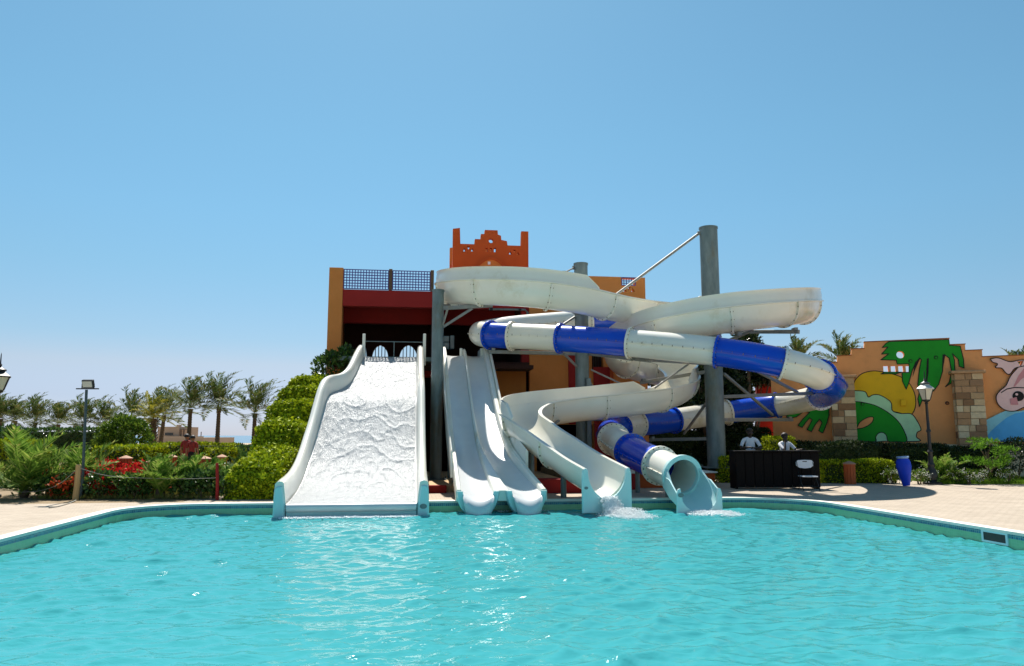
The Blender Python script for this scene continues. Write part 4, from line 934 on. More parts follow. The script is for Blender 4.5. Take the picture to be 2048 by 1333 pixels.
def chair():
    yc = YC-.42; s = (yc-.2)/1500; cx = at(1616, 950, yc).x
    t = thing('folding_chair', 'white plastic folding chair with black frame in front of the counter', 'chair', (cx, yc, 0))
    zs = at(1616, 953, yc).z; zb1 = at(1616, 921, yc).z; zb0 = at(1616, 938, yc).z; hw = .27
    mb = MB(); o = [(-hw, zb0+.09), (-.17, zb0+.02), (0, zb0), (.17, zb0+.02), (hw, zb0+.09), (hw, zb1-.06), (hw-.06, zb1-.005), (0, zb1+.005), (-hw+.06, zb1-.005), (-hw, zb1-.06)]
    plate(mb, [o, rect(-.07, zb1-.06, .07, zb1-.035)], Vector((cx, yc+.20, 0)), Vector((1, 0, 0)), ZU, Vector((0, 1, .12)), .03); mb.build('backrest', M['plastic'], t, bevel=.006)
    mb = MB(); mb.box((cx-.01, yc-.02, zs), (.46, .42, .035)); mb.build('seat', M['plastic'], t, bevel=.012)
    for sx in (-1, 1):
        mb = MB(); mb.pipe([(cx+sx*.245, yc-.24, 0), (cx+sx*.245, yc+.05, zs), (cx+sx*.25, yc+.215, zb1-.04)], .014, 8); mb.build('leg', M['black'], t, smooth=40)
        mb = MB(); mb.pipe([(cx+sx*.215, yc+.26, 0), (cx+sx*.215, yc-.12, zs-.02)], .013, 8); mb.build('leg', M['black'], t, smooth=40)
    for y, z in ((yc-.17, .12), (yc+.2, .12)): mb = MB(); mb.pipe([(cx-.24, y, z), (cx+.24, y, z)], .010, 6); mb.build('crossbar', M['black'], t)
chair()
# ================================================================== people
def person(label, loc, rz, J, mats, hair=True, scale=1., cat='person'):
    """J: joint table in local metres (x right, y forward, z up): name -> (x, y, z, radius, region)"""
    t = thing('person', label, cat, loc); t.rotation_euler = (0, 0, rz); t.scale = (scale,)*3; bpy.context.view_layer.update()
    edges = J['edges']; names = [k for k in J if k != 'edges']; ix = {k: i for i, k in enumerate(names)}
    me = bpy.data.meshes.new('body'); me.from_pydata([J[k][:3] for k in names], [(ix[a], ix[b]) for a, b in edges], [])
    o = bpy.data.objects.new('body_tmp', me); COL.objects.link(o)
    md = o.modifiers.new('skin', 'SKIN'); md.use_smooth_shade = True
    for i, k in enumerate(names):
        r = J[k][3]; r = r if isinstance(r, tuple) else (r, r); sv = me.skin_vertices[0].data[i]; sv.radius = r; sv.use_root = (k == 'pelvis')
    sb = o.modifiers.new('sub', 'SUBSURF'); sb.levels = 2; sb.render_levels = 2
    dg = bpy.context.evaluated_depsgraph_get(); dg.update(); m2 = bpy.data.meshes.new_from_object(o.evaluated_get(dg)); m2.name = 'body'
    bpy.data.objects.remove(o)
    regs = list(mats); 
    m2.materials.clear()
    for r in regs: m2.materials.append(M[mats[r]])
    segs = [(Vector(J[a][:3]), Vector(J[b][:3]), J[a][4], J[b][4]) for a, b in edges]; mi = []
    for p in m2.polygons:
        c = p.center; best = 9; reg = regs[0]
        for a, b, ra, rb in segs:
            d = b-a; u = max(0, min(1, (c-a).dot(d)/max(d.length_squared, 1e-9))); q = (c-(a+d*u)).length
            if q < best: best = q; reg = ra if u < .5 else rb
        mi.append(regs.index(reg))
    m2.polygons.foreach_set('material_index', mi); m2.polygons.foreach_set('use_smooth', [True]*len(mi))
    bo = bpy.data.objects.new('body', m2); COL.objects.link(bo); bo.parent = t
    hd = Vector(J['head'][:3]); back = Vector(J['hairdir'][:3]) if 'hairdir' in J else None
    mb = MB(); n = 14; rings = []
    for k in range(9):
        ph = math.pi*.58*k/8; r = .118*math.sin(ph)+.002; rings.append([hd+Vector((r*.92*math.cos(2*math.pi*j/n), -.014+r*1.06*math.sin(2*math.pi*j/n)-.02*(k/8), .035+.118*math.cos(ph)-(0.02 if math.sin(2*math.pi*j/n) > .3 and k > 5 else 0)*-2)) for j in range(n)])
    mb.loft(rings); hm = mb.build('hair', M['hair'], None, smooth=60); hm.parent = t
    return t
def base_joints(hh=1.74, armL=None, armR=None, legs=True, lean=0.):
    k = hh/1.74; J = {}
    def put(n, x, y, z, r, reg): J[n] = (x*k, y*k+lean*max(0, z-.95), z*k, r if isinstance(r, tuple) else r*k, reg)
    put('pelvis', 0, 0, .95, (.165, .125), 'lower'); put('waist', 0, 0, 1.10, (.150, .11), 'top'); put('chest', 0, 0, 1.30, (.175, .125), 'top'); put('collar', 0, -.01, 1.44, (.10, .09), 'top')
    put('neck', 0, -.005, 1.50, .055, 'skin'); put('jaw', 0, .02, 1.565, (.065, .075), 'skin'); put('head', 0, .01, 1.635, (.085, .102), 'skin'); put('crown', 0, 0, 1.70, (.072, .085), 'skin')
    put('nose', 0, .125, 1.61, .014, 'skin')
    J['edges'] = [('pelvis', 'waist'), ('waist', 'chest'), ('chest', 'collar'), ('collar', 'neck'), ('neck', 'jaw'), ('jaw', 'head'), ('head', 'crown'), ('head', 'nose')]
    for s, n, arm in ((-1, 'l', armL), (1, 'r', armR)):
        put('sh'+n, s*.185, 0, 1.41, .068, 'top'); el = arm[0] if arm else (s*.25, -.03, 1.12); wr = arm[1] if arm else (s*.26, .05, .87)
        put('um'+n, (s*.2+el[0])/2, el[1]/2, (1.41+el[2])/2, .056, 'top'); put('el'+n, *el, .042, 'skin' ); put('wr'+n, *wr, .028, 'skin')
        d = (Vector(wr)-Vector(el)).normalized(); h = Vector(wr)+d*.07; put('pa'+n, *h, (.036, .022), 'skin')
        J['edges'] += [('collar', 'sh'+n), ('sh'+n, 'um'+n), ('um'+n, 'el'+n), ('el'+n, 'wr'+n), ('wr'+n, 'pa'+n)]
        sd = d.cross(Vector((0, 0, 1))); sd = sd.normalized() if sd.length > .2 else Vector((0, 1, 0))
        for q, (off, ln) in enumerate(((-.028, .075), (-.010, .088), (.010, .084), (.028, .066))):
            a = h+sd*off+d*.03; b = a+d*ln*.55+Vector((0, 0, -.006)); c = b+d*ln*.4+Vector((0, 0, -.018))
            put(f'f{n}{q}a', *a, .0095, 'skin'); put(f'f{n}{q}b', *b, .009, 'skin'); put(f'f{n}{q}c', *c, .0075, 'skin')
            J['edges'] += [('pa'+n, f'f{n}{q}a'), (f'f{n}{q}a', f'f{n}{q}b'), (f'f{n}{q}b', f'f{n}{q}c')]
        th = Vector(wr)+d*.03+sd*(.045); put('t'+n, *th, .011, 'skin'); put('u'+n, *(th+d*.045+sd*.012), .0095, 'skin'); J['edges'] += [('wr'+n, 't'+n), ('t'+n, 'u'+n)]
        put('hip'+n, s*.095, 0, .86, .098, 'lower')
        if legs == 'sit':
            put('kn'+n, s*.12, .42, .84, .062, 'lower'); put('cf'+n, s*.12, .44, .62, .052, 'lower'); put('an'+n, s*.12, .40, .38, .038, 'lower'); put('to'+n, s*.13, .55, .33, .035, 'shoe')
        else:
            o = .06*s if legs == 'walk' else 0
            put('th'+n, s*.10, o*.5, .66, .080, 'lower'); put('kn'+n, s*.10, o+.01, .48, .056, 'leg'); put('cf'+n, s*.10, o*1.3-.03, .33, .052, 'leg'); put('an'+n, s*.10, o*2-.04, .09, .036, 'leg'); put('to'+n, s*.11, o*2+.11, .04, (.038, .032), 'shoe')
        ch = [('pelvis', 'hip'+n)]+([('hip'+n, 'th'+n), ('th'+n, 'kn'+n)] if legs != 'sit' else [('hip'+n, 'kn'+n)])+[('kn'+n, 'cf'+n), ('cf'+n, 'an'+n), ('an'+n, 'to'+n)]
        J['edges'] += ch
        put('ear'+n, s*.098, .0, 1.615, .014, 'skin'); J['edges'] += [('head', 'ear'+n)]
    return J
pm_dark = dict(top='shirt_white', skin='skin_dark', lower='shorts', leg='shorts', shoe='black')
xa = at(1500, 880, 24.75).x
person('attendant in white shirt standing behind the left end of the bar counter', (xa, 24.75, 0), math.pi-.15,
       base_joints(1.86, armL=((-.30, .12, 1.16), (-.08, .34, 1.17)), armR=((.30, .12, 1.16), (.10, .36, 1.19)), legs=True), pm_dark)
xb = at(1568, 880, 24.75).x
stool = thing('bar_stool', 'dark stool under the seated attendant behind the counter', 'stool', (xb, 24.78, 0))
mb = MB(); mb.lathe((xb, 24.78, .76), [(.001, 0), (.19, 0), (.2, .03), (.17, .06), (.001, .065)], 18); mb.build('seat', M['black'], stool, smooth=40)
for k in range(4):
    c, s = math.cos(k*1.571+.78), math.sin(k*1.571+.78); mb = MB(); mb.pipe([(xb+.2*c, 24.78+.2*s, 0), (xb+.13*c, 24.78+.13*s, .765)], .015, 8); mb.build('leg', M['black'], stool)
person('attendant in white shirt seated on stool leaning on counter, hand to chin', (xb, 24.76, -.02), math.pi+.1,
       base_joints(1.72, armL=((-.30, .22, 1.20), (-.36, .44, 1.24)), armR=((.16, .36, 1.20), (.07, .17, 1.50)), legs='sit', lean=.10), pm_dark)
# strolling couple seen from behind
c1 = dict(top='shirt_red', skin='skin_tan', lower='shirt_red', leg='skin_tan', shoe='black'); c2 = dict(top='shirt_red', skin='skin_tan', lower='shorts', leg='skin_tan', shoe='black')
pa = at(373, 890, 33.6); pb = at(385, 890, 32.8)
person('person in red outfit walking away on the garden path, farther left of the couple', (pa.x, 33.6, 0), -.1, base_joints(1.68, legs='walk'), c1)
person('person in red patterned top and dark shorts walking away, nearer of the couple', (pb.x, 32.8, 0), .1, base_joints(1.62, legs='walk'), c2)
# ================================================================== lamps, vase, bin
def lamp_proto(label, loc):
    t = thing('lamp_post', label, 'street lamp', loc, 'black lantern lamp posts'); x, y, _ = loc; c = Vector((x, y, 0))
    mb = MB(); mb.lathe(c, [(.30, 0), (.30, .06), (.22, .10), (.17, .16), (.20, .30), (.15, .46), (.10, .60), (.12, .66), (.085, .74), (.075, 1.05), (.10, 1.10), (.07, 1.16)], 20); mb.build('base', M['black'], t, smooth=40)
    mb = MB(); mb.lathe(c, [(.060, 1.14), (.052, 1.75), (.078, 1.78), (.078, 1.83), (.050, 1.88), (.042, 2.72), (.062, 2.75), (.040, 2.80)], 16); mb.build('pole', M['black'], t, smooth=40)
    mb = MB(); mb.lathe(c, [(.04, 2.78), (.13, 2.84), (.15, 2.88), (.001, 2.885)], 6); mb.build('lantern_tray', M['black'], t)
    gl = MB(); n = 6
    lo = [c+Vector((.145*math.cos(2*math.pi*k/n), .145*math.sin(2*math.pi*k/n), 2.885)) for k in range(n)]; hi = [c+Vector((.265*math.cos(2*math.pi*k/n), .265*math.sin(2*math.pi*k/n), 3.24)) for k in range(n)]
    for k in range(n):
        mb = MB(); j = (k+1) % n; mb.add([lo[k], lo[j], hi[j], hi[k]], [(0, 1, 2, 3)]); mb.build('pane', M['lampglass'], t)
    for k in range(n): mb = MB(); mb.bar(lo[k]*1.0, hi[k]*1.0, .022); mb.build('glazing_bar', M['black'], t)
    mb = MB(); mb.lathe(c, [(.30, 3.235), (.31, 3.265), (.15, 3.39), (.14, 3.42)], 6); mb.build('roof', M['lampwhite'], t)
    mb = MB(); mb.lathe(c, [(.16, 3.415), (.16, 3.45), (.08, 3.50), (.03, 3.54), (.05, 3.58), (.02, 3.62), (.012, 3.86), (.001, 3.92)], 12); mb.build('finial', M['black'], t, smooth=40)
    return t
g = gnd(1865, 969); lampA = lamp_proto('black lamp post with white-roofed lantern in front of the painted wall', (g.x, g.y, 0))
lz = proj((g.x, g.y, 3.25))
gl = at(-3, 770, 20.6); lampB = copy_tree(lampA); move(lampB, (gl.x, 20.6, 0)); lampB['label'] = 'lantern lamp post cut off by the left edge of the picture'
for ch in lampB.children:
    if ch.name.startswith('roof'): ch.data = ch.data.copy(); ch.data.materials[0] = M['black']
gv = gnd(1813, 973); vz = thing('clay_vase', 'tall cobalt blue clay vase leaning among shrubs by the lamp post', 'vase', (gv.x, gv.y, 0))
mb = MB(); mb.lathe((gv.x, gv.y, 0), [(.001, .02), (.11, .02), (.13, .12), (.19, .42), (.23, .64), (.215, .80), (.165, .90), (.17, .915), (.15, .915), (.145, .85), (.001, .6)], 28); mb.build('body', M['vase'], vz, smooth=50)
mb = MB(); mb.lathe((gv.x, gv.y, 0), [(.168, .905), (.19, .93), (.19, .965), (.16, .965), (.158, .905)], 28); mb.build('rim', M['vaserim'], vz, smooth=50)
vz.rotation_euler = (0, R(-4), 0)
def bollard(label, px, ytop, Y, w, h, name='bollard', cat='bollard', group='orange wooden bollards with conical caps'):
    p = at(px, ytop, Y); x = p.x; t = thing(name, label, cat, (x, Y, 0), group); zt = p.z
    n = 12; r = w/2
    for k in range(n):
        a = 2*math.pi*k/n; mb = MB(); mb.box((x+math.cos(a)*r, Y+math.sin(a)*r, (zt-.1)/2), (.03, 2*math.pi*r/n-.008, zt-.1), (Vector((math.cos(a), math.sin(a), 0)), Vector((-math.sin(a), math.cos(a), 0)), ZU)); mb.build('slat', M['orange'], t)
    mb = MB(); mb.lathe((x, Y, 0), [(r-.02, 0), (r-.02, zt-.11)], 12); mb.build('core', M['trim'], t)
    mb = MB(); mb.lathe((x, Y, zt-.1), [(r+.04, 0), (r+.045, .03), (r*.6, .08), (.02, .11), (.001, .112)], 14); mb.build('cap', M['cap'], t, smooth=35)
bollard('orange slatted litter bin with grey cap before the clipped hedge', 1698, 923, 26.2, .34, .7, 'litter_bin', 'litter bin', None)
# ================================================================== foliage tools
def unit(v): return v/np.maximum(np.linalg.norm(v, axis=-1, keepdims=True), 1e-9)
def leaf_arrays(P, Tn, L, Wd, rng):
    n = len(P); s = unit(np.cross(Tn, rng.normal(size=(n, 3)))); L = np.asarray(L).reshape(-1, 1)*np.ones((n, 1)); Wd = np.asarray(Wd).reshape(-1, 1)*np.ones((n, 1))
    V = np.stack([P, P+Tn*L*.45+s*Wd*.5, P+Tn*L, P+Tn*L*.45-s*Wd*.5], 1).reshape(-1, 3)
    Fc = np.arange(n*4).reshape(n, 4); return V, Fc
def leaf_obj(name, arrs, mat, parent, kind=None):
    V = np.concatenate([a[0] for a in arrs]); o = 0; Fs = []
    for v, f in arrs: Fs.append(f+o); o += len(v)
    me = bpy.data.meshes.new(name); npmesh(me, V, np.concatenate(Fs)); me.materials.append(mat); return link(name, me, parent, kind)
def lump(P, s, seed):
    """cheap smooth noise on points"""
    r = np.random.default_rng(seed); v = np.zeros(len(P))
    for _ in range(6):
        k = r.normal(size=3)*s; v += np.sin(P@k+r.uniform(0, 6.28))
    return v/6
def blob_leaves(c, rad, n, L, seed, up=.35, shell=.35, lumps=.22, asp=.5):
    r = np.random.default_rng(seed); d = unit(r.normal(size=(n, 3))); d[:, 2] = np.where(d[:, 2] < -.55, -d[:, 2], d[:, 2])
    rr = 1-shell*r.random(n)**1.4; rr *= 1+lumps*lump(d*2.2, 1.6, seed+1)
    P = np.array(c)+d*rr[:, None]*np.array(rad); P[:, 2] = np.maximum(P[:, 2], .01)
    t = unit(d*.8+r.normal(size=(n, 3))*.8+np.array([0, 0, up])); ln = L*r.uniform(.6, 1.25, n)
    return leaf_arrays(P, t, ln, ln*asp, r)
def blob_core(mb, c, rad, k=.72, seed=0):
    rings = []; n = 12
    for i in range(7):
        th = math.pi*(i+.5)/7*.98; q = math.sin(th)
        rings.append([Vector((c[0]+rad[0]*k*q*math.cos(2*math.pi*j/n)*(1+.1*math.sin(j*2.1+i+seed)), c[1]+rad[1]*k*q*math.sin(2*math.pi*j/n), max(.005, c[2]+rad[2]*k*math.cos(th)))) for j in range(n)])
    mb.loft(rings)
def shrub(name, label, cat, c, rad, n, L, mat, seed, group=None, flowers=None, core=True, stems=5):
    t = thing(name, label, cat, (c[0], c[1], 0), group)
    leaf_obj('foliage', [blob_leaves(c, rad, n, L, seed)], mat, t)
    r = random.Random(seed); mb = MB()
    for k in range(stems):
        a = r.uniform(0, 6.28); e = Vector((c[0]+math.cos(a)*rad[0]*.6, c[1]+math.sin(a)*rad[1]*.6, c[2]+rad[2]*r.uniform(0, .6)))
        b0 = Vector((c[0]+r.uniform(-.08, .08), c[1]+r.uniform(-.08, .08), 0)); mb.pipe([b0, b0.lerp(e, .5)+Vector((0, 0, .08)), e], [.022, .014, .006], 5)
    mb.build('stems', M['twig'], t, kind='stuff')
    if flowers:
        fm, fn, fl = flowers; rr = np.random.default_rng(seed+9); A = []
        cl = unit(rr.normal(size=(fn, 3))*[1, 1, .7]+[0, -.15, .45]); cen = np.array(c)+cl*np.array(rad)*rr.uniform(.88, 1.08, (fn, 1)); cen[:, 2] = np.maximum(cen[:, 2], .1)
        k = 14; P = np.repeat(cen, k, 0)+rr.normal(size=(fn*k, 3))*.05; d = unit(rr.normal(size=(fn*k, 3))+[0, 0, .3]); ln = fl*rr.uniform(.7, 1.2, fn*k)
        leaf_obj('blossoms', [leaf_arrays(P, d, ln, ln*.7, rr)], fm, t)
    return t
def box_hedge(name, label, c, size, n, L, mat, seed, rz=0., group='clipped green hedges', round_=.12, top=None):
    """clipped hedge: solid dark green core with a leafy skin. top(x, y) local height factor"""
    t = thing(name, label, 'hedge', (c[0], c[1], 0), group); sx, sy, sz = size; r = np.random.default_rng(seed)
    ar = np.array([sx*sy, sx*sz, sx*sz, sy*sz, sy*sz]); f = r.choice(5, n, p=ar/ar.sum()); u = r.uniform(-.5, .5, (n, 2)); P = np.zeros((n, 3)); N = np.zeros((n, 3))
    for k, (ax, sg) in enumerate(((2, 1), (1, -1), (1, 1), (0, -1), (0, 1))):
        m = f == k; o = [a for a in range(3) if a != ax]; P[m, ax] = .5*sg; P[np.ix_(m, o)] = u[m]; N[m, ax] = sg
    P *= [sx, sy, sz]; P[:, 2] += sz/2; q = lump(P, 2.2, seed+5); P += N*(q*round_*.8-.03-r.random(n)*.10)[:, None]
    # soften corners
    e = np.abs(P[:, :2])/np.array([sx, sy])*2; cz = np.clip((P[:, 2]/sz-.75)*4, 0, 1); P[:, :2] *= 1-.08*(cz**2)[:, None]; P[:, 2] -= .10*cz*np.clip(np.max(e, 1)-.7, 0, 1)*3*.3
    d = unit(N*.7+r.normal(size=(n, 3))*.8+[0, 0, .35]); ln = L*r.uniform(.6, 1.3, n)
    Rm = np.array([[math.cos(rz), -math.sin(rz), 0], [math.sin(rz), math.cos(rz), 0], [0, 0, 1]]); C = np.array([c[0], c[1], c[2] if len(c) > 2 else 0])
    P[:, 2] = np.maximum(P[:, 2], .01)
    leaf_obj('foliage', [leaf_arrays(P@Rm.T+C, d@Rm.T, ln, ln*.55, r)], mat, t)
    mb = MB(); mb.box(Vector(C)+Vector((0, 0, sz*.46)), (sx-.22, sy-.22, sz*.90), (Vector(Rm[:, 0]), Vector(Rm[:, 1]), Vector((0, 0, 1)))); mb.build('fill_core', M['hedgecore'], t, bevel=.08)
    return t
M['hedgecore'] = pm('hedge_inner_fill', (.02, .035, .008), (.045, .07, .014), 14, .95, .8, 30)  # dark green filler that keeps the leafy skin opaque
WIND = np.array([.55, .05, 0.])
def frond_arrays(base, az, el, Ln, rng, nl=26, ll=.45, lw=.035, droop=.9, wind=.5, V_=.5):
    d = np.array([math.cos(az)*math.cos(el), math.sin(az)*math.cos(el), math.sin(el)]); n = nl; pts = [np.array(base, float)]; st = Ln/n; dirs = []
    for i in range(n):
        q = (i+1)/n; dd = d+(np.array([0, 0, -droop])*q+WIND*wind*q*1.6)*q; dd /= np.linalg.norm(dd); dirs.append(dd); pts.append(pts[-1]+dd*st)
    P = np.array(pts[1:]); D = np.array(dirs); S = unit(np.cross(D, [0, 0, 1.])); Up = np.cross(S, D); A = []
    keep = np.arange(n)/n > .12; q = (np.arange(n)/n)[keep]; ln = ll*(np.sin(np.clip(q*1.05+.1, 0, 1)*math.pi)**.6*.8+.25)
    for s in (-1, 1):
        m = keep.sum(); t = unit(D[keep]*.75+s*S[keep]*.75+Up[keep]*V_*rng.uniform(.2, 1.1, (m, 1))+WIND*wind*.7+rng.normal(size=(m, 3))*.12+np.array([0, 0, -.15]))
        for h in (0, .5):
            B = P[keep]+D[keep]*st*h; nrm = unit(np.cross(t, D[keep]+.001)); w = lw
            V = np.stack([B, B+t*ln[:, None]*.4+np.cross(nrm, t)*w*.5, B+t*ln[:, None]*rng.uniform(.85, 1.1, (m, 1)), B+t*ln[:, None]*.4-np.cross(nrm, t)*w*.5], 1).reshape(-1, 3)
            A.append((V, np.arange(m*4).reshape(m, 4)))
    # midrib as a thin flat strip
    w = np.linspace(.028, .006, n+1)[:, None]; Pp = np.array(pts); Sx = np.vstack([S[:1], S]); V = np.stack([Pp-Sx*w, Pp+Sx*w], 1).reshape(-1, 3); i = np.arange(n)*2
    A.append((V, np.stack([i, i+1, i+3, i+2], 1))); return A
def palm(label, px, ybase, Y, Ln, nf, mat, seed, r0=.19, wind=.7, group=None, stubs=False, zb=0., name='palm_tree', lean=0.):
    b = at(px, ybase, Y); t = thing(name, label, 'palm tree', (b.x-lean, Y, zb), group); r = np.random.default_rng(seed); h = b.z
    mb = MB(); n = max(8, int(h/.16)); pts = []; rad = []
    for i in range(n*2+1):
        q = i/(n*2); pts.append(Vector((b.x-lean*(1-q)**1.5, Y, zb+(h-zb)*q))); k = r0*(1.15-.35*q+(.25 if q > .92 else 0)); rad.append(k*(1.08 if i % 2 else .92))
    mb.pipe(pts, rad, 12); mb.build('trunk', M['bark'], t, smooth=25)
    if stubs:
        mb = MB()
        for k in range(46):
            a = k*2.4; z = zb+.3+(h-zb-.3)*k/46; p = Vector((b.x+math.cos(a)*r0, Y+math.sin(a)*r0, z)); mb.bar(p, p+Vector((math.cos(a)*.12, math.sin(a)*.12, .16)), .09, .04)
        mb.build('leaf_stubs', M['bark'], t, kind='stuff')
    A = []
    for k in range(nf):
        az = k*2.399+r.uniform(-.3, .3); q = k/nf; el = R(82-95*q**1.1)+r.normal()*.12
        A += frond_arrays((b.x+math.cos(az)*r0*.5, Y+math.sin(az)*r0*.5, h+.05), az, el, Ln*r.uniform(.8, 1.12), r, 26, Ln*.22, .045, .75, wind)
    leaf_obj('crown', A, mat, t); return t
def sapling(label, x, Y, Ln, nf, mat, seed, wind=.25, group='young date palms in the planting beds', elr=(80, 5), ll=.24, zb=.0):
    t = thing('young_palm', label, 'palm', (x, Y, 0), group); r = np.random.default_rng(seed); A = []
    for k in range(nf):
        az = k*2.399+r.uniform(-.3, .3); el = R(elr[0]-(elr[0]-elr[1])*(k/nf))+r.normal()*.1
        A += frond_arrays((x+r.normal()*.06, Y+r.normal()*.06, .08+zb), az, el, Ln*r.uniform(.75, 1.1), r, 24, Ln*ll, .036, .7, wind)
    leaf_obj('fronds', A, mat, t)
    mb = MB(); mb.lathe((x, Y, 0), [(.10, 0), (.13, .1), (.09, .28+zb), (.02, .36+zb)], 10); mb.build('stem_base', M['bark'], t, smooth=40); return t
def tree(label, px, ytop, ybot, Y, wpx, n, mat, seed, L=.22, group=None, name='broadleaf_tree'):
    p = at(px, ytop, Y); q = at(px, ybot, Y); w = wpx*Y/1500; t = thing(name, label, 'tree', (p.x, Y, 0), group); rnd = random.Random(seed); A = []
    H_ = p.z; zc = max(.6, q.z); mb = MB(); mb.pipe([(p.x, Y, 0), (p.x+.1, Y, zc*.7), (p.x, Y+.1, zc+(H_-zc)*.4), (p.x+.1, Y, H_*.85)], [.20, .16, .12, .04], 10)
    k = 11
    for i in range(k):
        a = rnd.uniform(0, 6.28); rr = w*.5*rnd.uniform(.2, .72); z = zc+(H_-zc)*rnd.uniform(.12, .86); r = w*.5*rnd.uniform(.30, .46)
        if i == 0: rr = 0; z = H_-r*.8
        c = (p.x+math.cos(a)*rr, Y+math.sin(a)*rr*.8, z); A.append(blob_leaves(c, (r, r, r*.85), n//k, L, seed*31+i, shell=.75, lumps=.35))
        mb.pipe([(p.x, Y, zc*.8+rnd.uniform(0, .3)*(z-zc*.8)), ((p.x+c[0])/2, (Y+c[1])/2, (zc+z)/2), c], [.07, .05, .015], 6)
    mb.build('trunk', M['twig'], t, smooth=40); leaf_obj('crown', A, mat, t); return t
# ================================================================== left garden
lawn = MB(); lawn.add([W(-40, .96, -.006), W(-8.25, .96, -.006), W(-8.25, 9.4, -.006), W(-6, 9.6, -.006), W(-6, 30, -.006), W(-40, 30, -.006)], [(0, 1, 2, 3, 4, 5)]); lawn.build('garden_soil', M['soil'], kind='structure')
def topiary():
    t = thing('topiary_hedge', 'big stepped clipped hedge rising beside the wide slide', 'hedge', (-7.0, 23, 0), 'clipped green hedges')
    ft = [(19.85, .45), (19.97, .86), (20.3, .92), (22.3, 1.42), (22.6, 2.00), (23.6, 2.16), (23.9, 2.70), (24.9, 2.84), (25.15, 3.28), (25.9, 3.38), (26.05, 3.66), (27.7, 3.78)]
    fy = [p[0] for p in ft]; fz = [p[1] for p in ft]; r = np.random.default_rng(40); n = 80000
    xl = lambda y: np.interp(y, [19.85, 21.5, 23, 25, 25.5, 27.7], [-7.42, -7.6, -7.72, -7.86, -7.75, -7.9]); xr = lambda y: np.interp(y, [19.85, 22, 25, 27.7], [-6.10, -6.22, -6.4, -6.3])
    face = r.choice(4, n, p=[.52, .20, .10, .18]); v = r.random(n); u = r.uniform(-1, 1, n); th = r.random(n); Y = 19.85+v*7.85; X = np.zeros(n); Z = np.zeros(n); N = np.zeros((n, 3))
    zt = np.interp(Y, fy, fz); sl = (np.interp(Y+.1, fy, fz)-np.interp(Y-.1, fy, fz))/.2
    m = face == 0; cx = (xl(Y)+xr(Y))/2; hw = (xr(Y)-xl(Y))/2; X[m] = (cx+u*hw)[m]; Z[m] = (zt-.22*np.abs(u)**5)[m]; N[m] = np.stack([.5*u**3, -sl, np.ones(n)], 1)[m]
    m = face == 1; X[m] = xl(Y)[m]+.12*th[m]**4; Z[m] = (th*(zt-.08))[m]; N[m] = [-1, 0, .2]
    m = face == 2; Y[m] = 19.85; X[m] = (xl(19.85)+(u+1)/2*(xr(19.85)-xl(19.85)))[m]; Z[m] = (th*.6)[m]; N[m] = [0, -1, .2]
    m = face == 3; X[m] = xr(Y)[m]; Z[m] = (th*(zt-.08))[m]; N[m] = [1, 0, .2]
    P = np.stack([X, Y, Z], 1); N = unit(N); P += N*(lump(P, 2.6, 70)*.07+lump(P, 7., 71)*.07-.04-.14*r.random(n)+.10*(r.random(n) > .97))[:, None]; P[:, 2] = np.maximum(P[:, 2], .01)
    d = unit(np.cross(N, r.normal(size=(n, 3)))+N*.45+r.normal(size=(n, 3))*.25); ln = .10*r.uniform(.5, 1.4, n); leaf_obj('foliage', [leaf_arrays(P, d, ln, ln*.6, r)], M['hedge'], t)
    core = MB(); rings = []
    for y, z in ft[1:]: a, b = float(xl(y))+.16, float(xr(y))-.16; rings.append([Vector(q) for q in ((a, y+.12, .0), (b, y+.12, 0), (b-.05, y+.12, z-.26), (a+.05, y+.12, z-.26))])
    core.loft(rings); core.build('fill_core', M['hedgecore'], t)
topiary()
p = at(672, 735, 28.3); shrub('shrub', 'dark glossy shrub at the foot of the tower pillar above the stepped hedge', 'shrub', (p.x-.1, 28.3, 4.05), (.75, .7, .75), 1500, .16, M['shrub'], 11); 
q = at(690, 715, 28.4); shrub('shrub', 'small dark shrub tip poking up beside the wide slide gate post', 'shrub', (q.x, 28.5, 4.5), (.32, .3, .55), 500, .15, M['shrub'], 12)
# far palm row, bent by the wind
rowp = [(2, 838, 62, 2.0, 'first from the left edge'), (31, 842, 64, 2.0, 'second from the left edge'), (71, 845, 62, 2.1, 'third from the left edge'), (117, 849, 62, 2.0, 'fourth from the left edge, left of the floodlight'), (168, 848, 60, 2.1, 'behind the floodlight pole'), (209, 850, 60, 2.1, 'just right of the floodlight pole'), (264, 837, 58, 2.1, 'left of the yellowing palm'),
        (328, 831, 54, 2.1, 'between the yellowing palm and the villa'), (381, 818, 50, 2.2, 'above the strolling couple'), (438, 817, 50, 2.15, 'second from the stepped hedge'), (510, 827, 48, 2.1, 'nearest to the stepped hedge')]
for k, (px, yb, Y, Ln, wh) in enumerate(rowp):
    palm('windblown date palm in the far row, '+wh, px, yb, Y, Ln*1.2, 25, M['farpalm'], 100+k, .145, .75, 'windblown palms along the shore', lean=.25 if px in (328,) else 0)
palm('palm with yellowing fronds and stubby trunk in the far row', 308, 838, 50, 1.7, 26, M['yellowpalm'], 131, .22, .4, 'windblown palms along the shore', stubs=True)
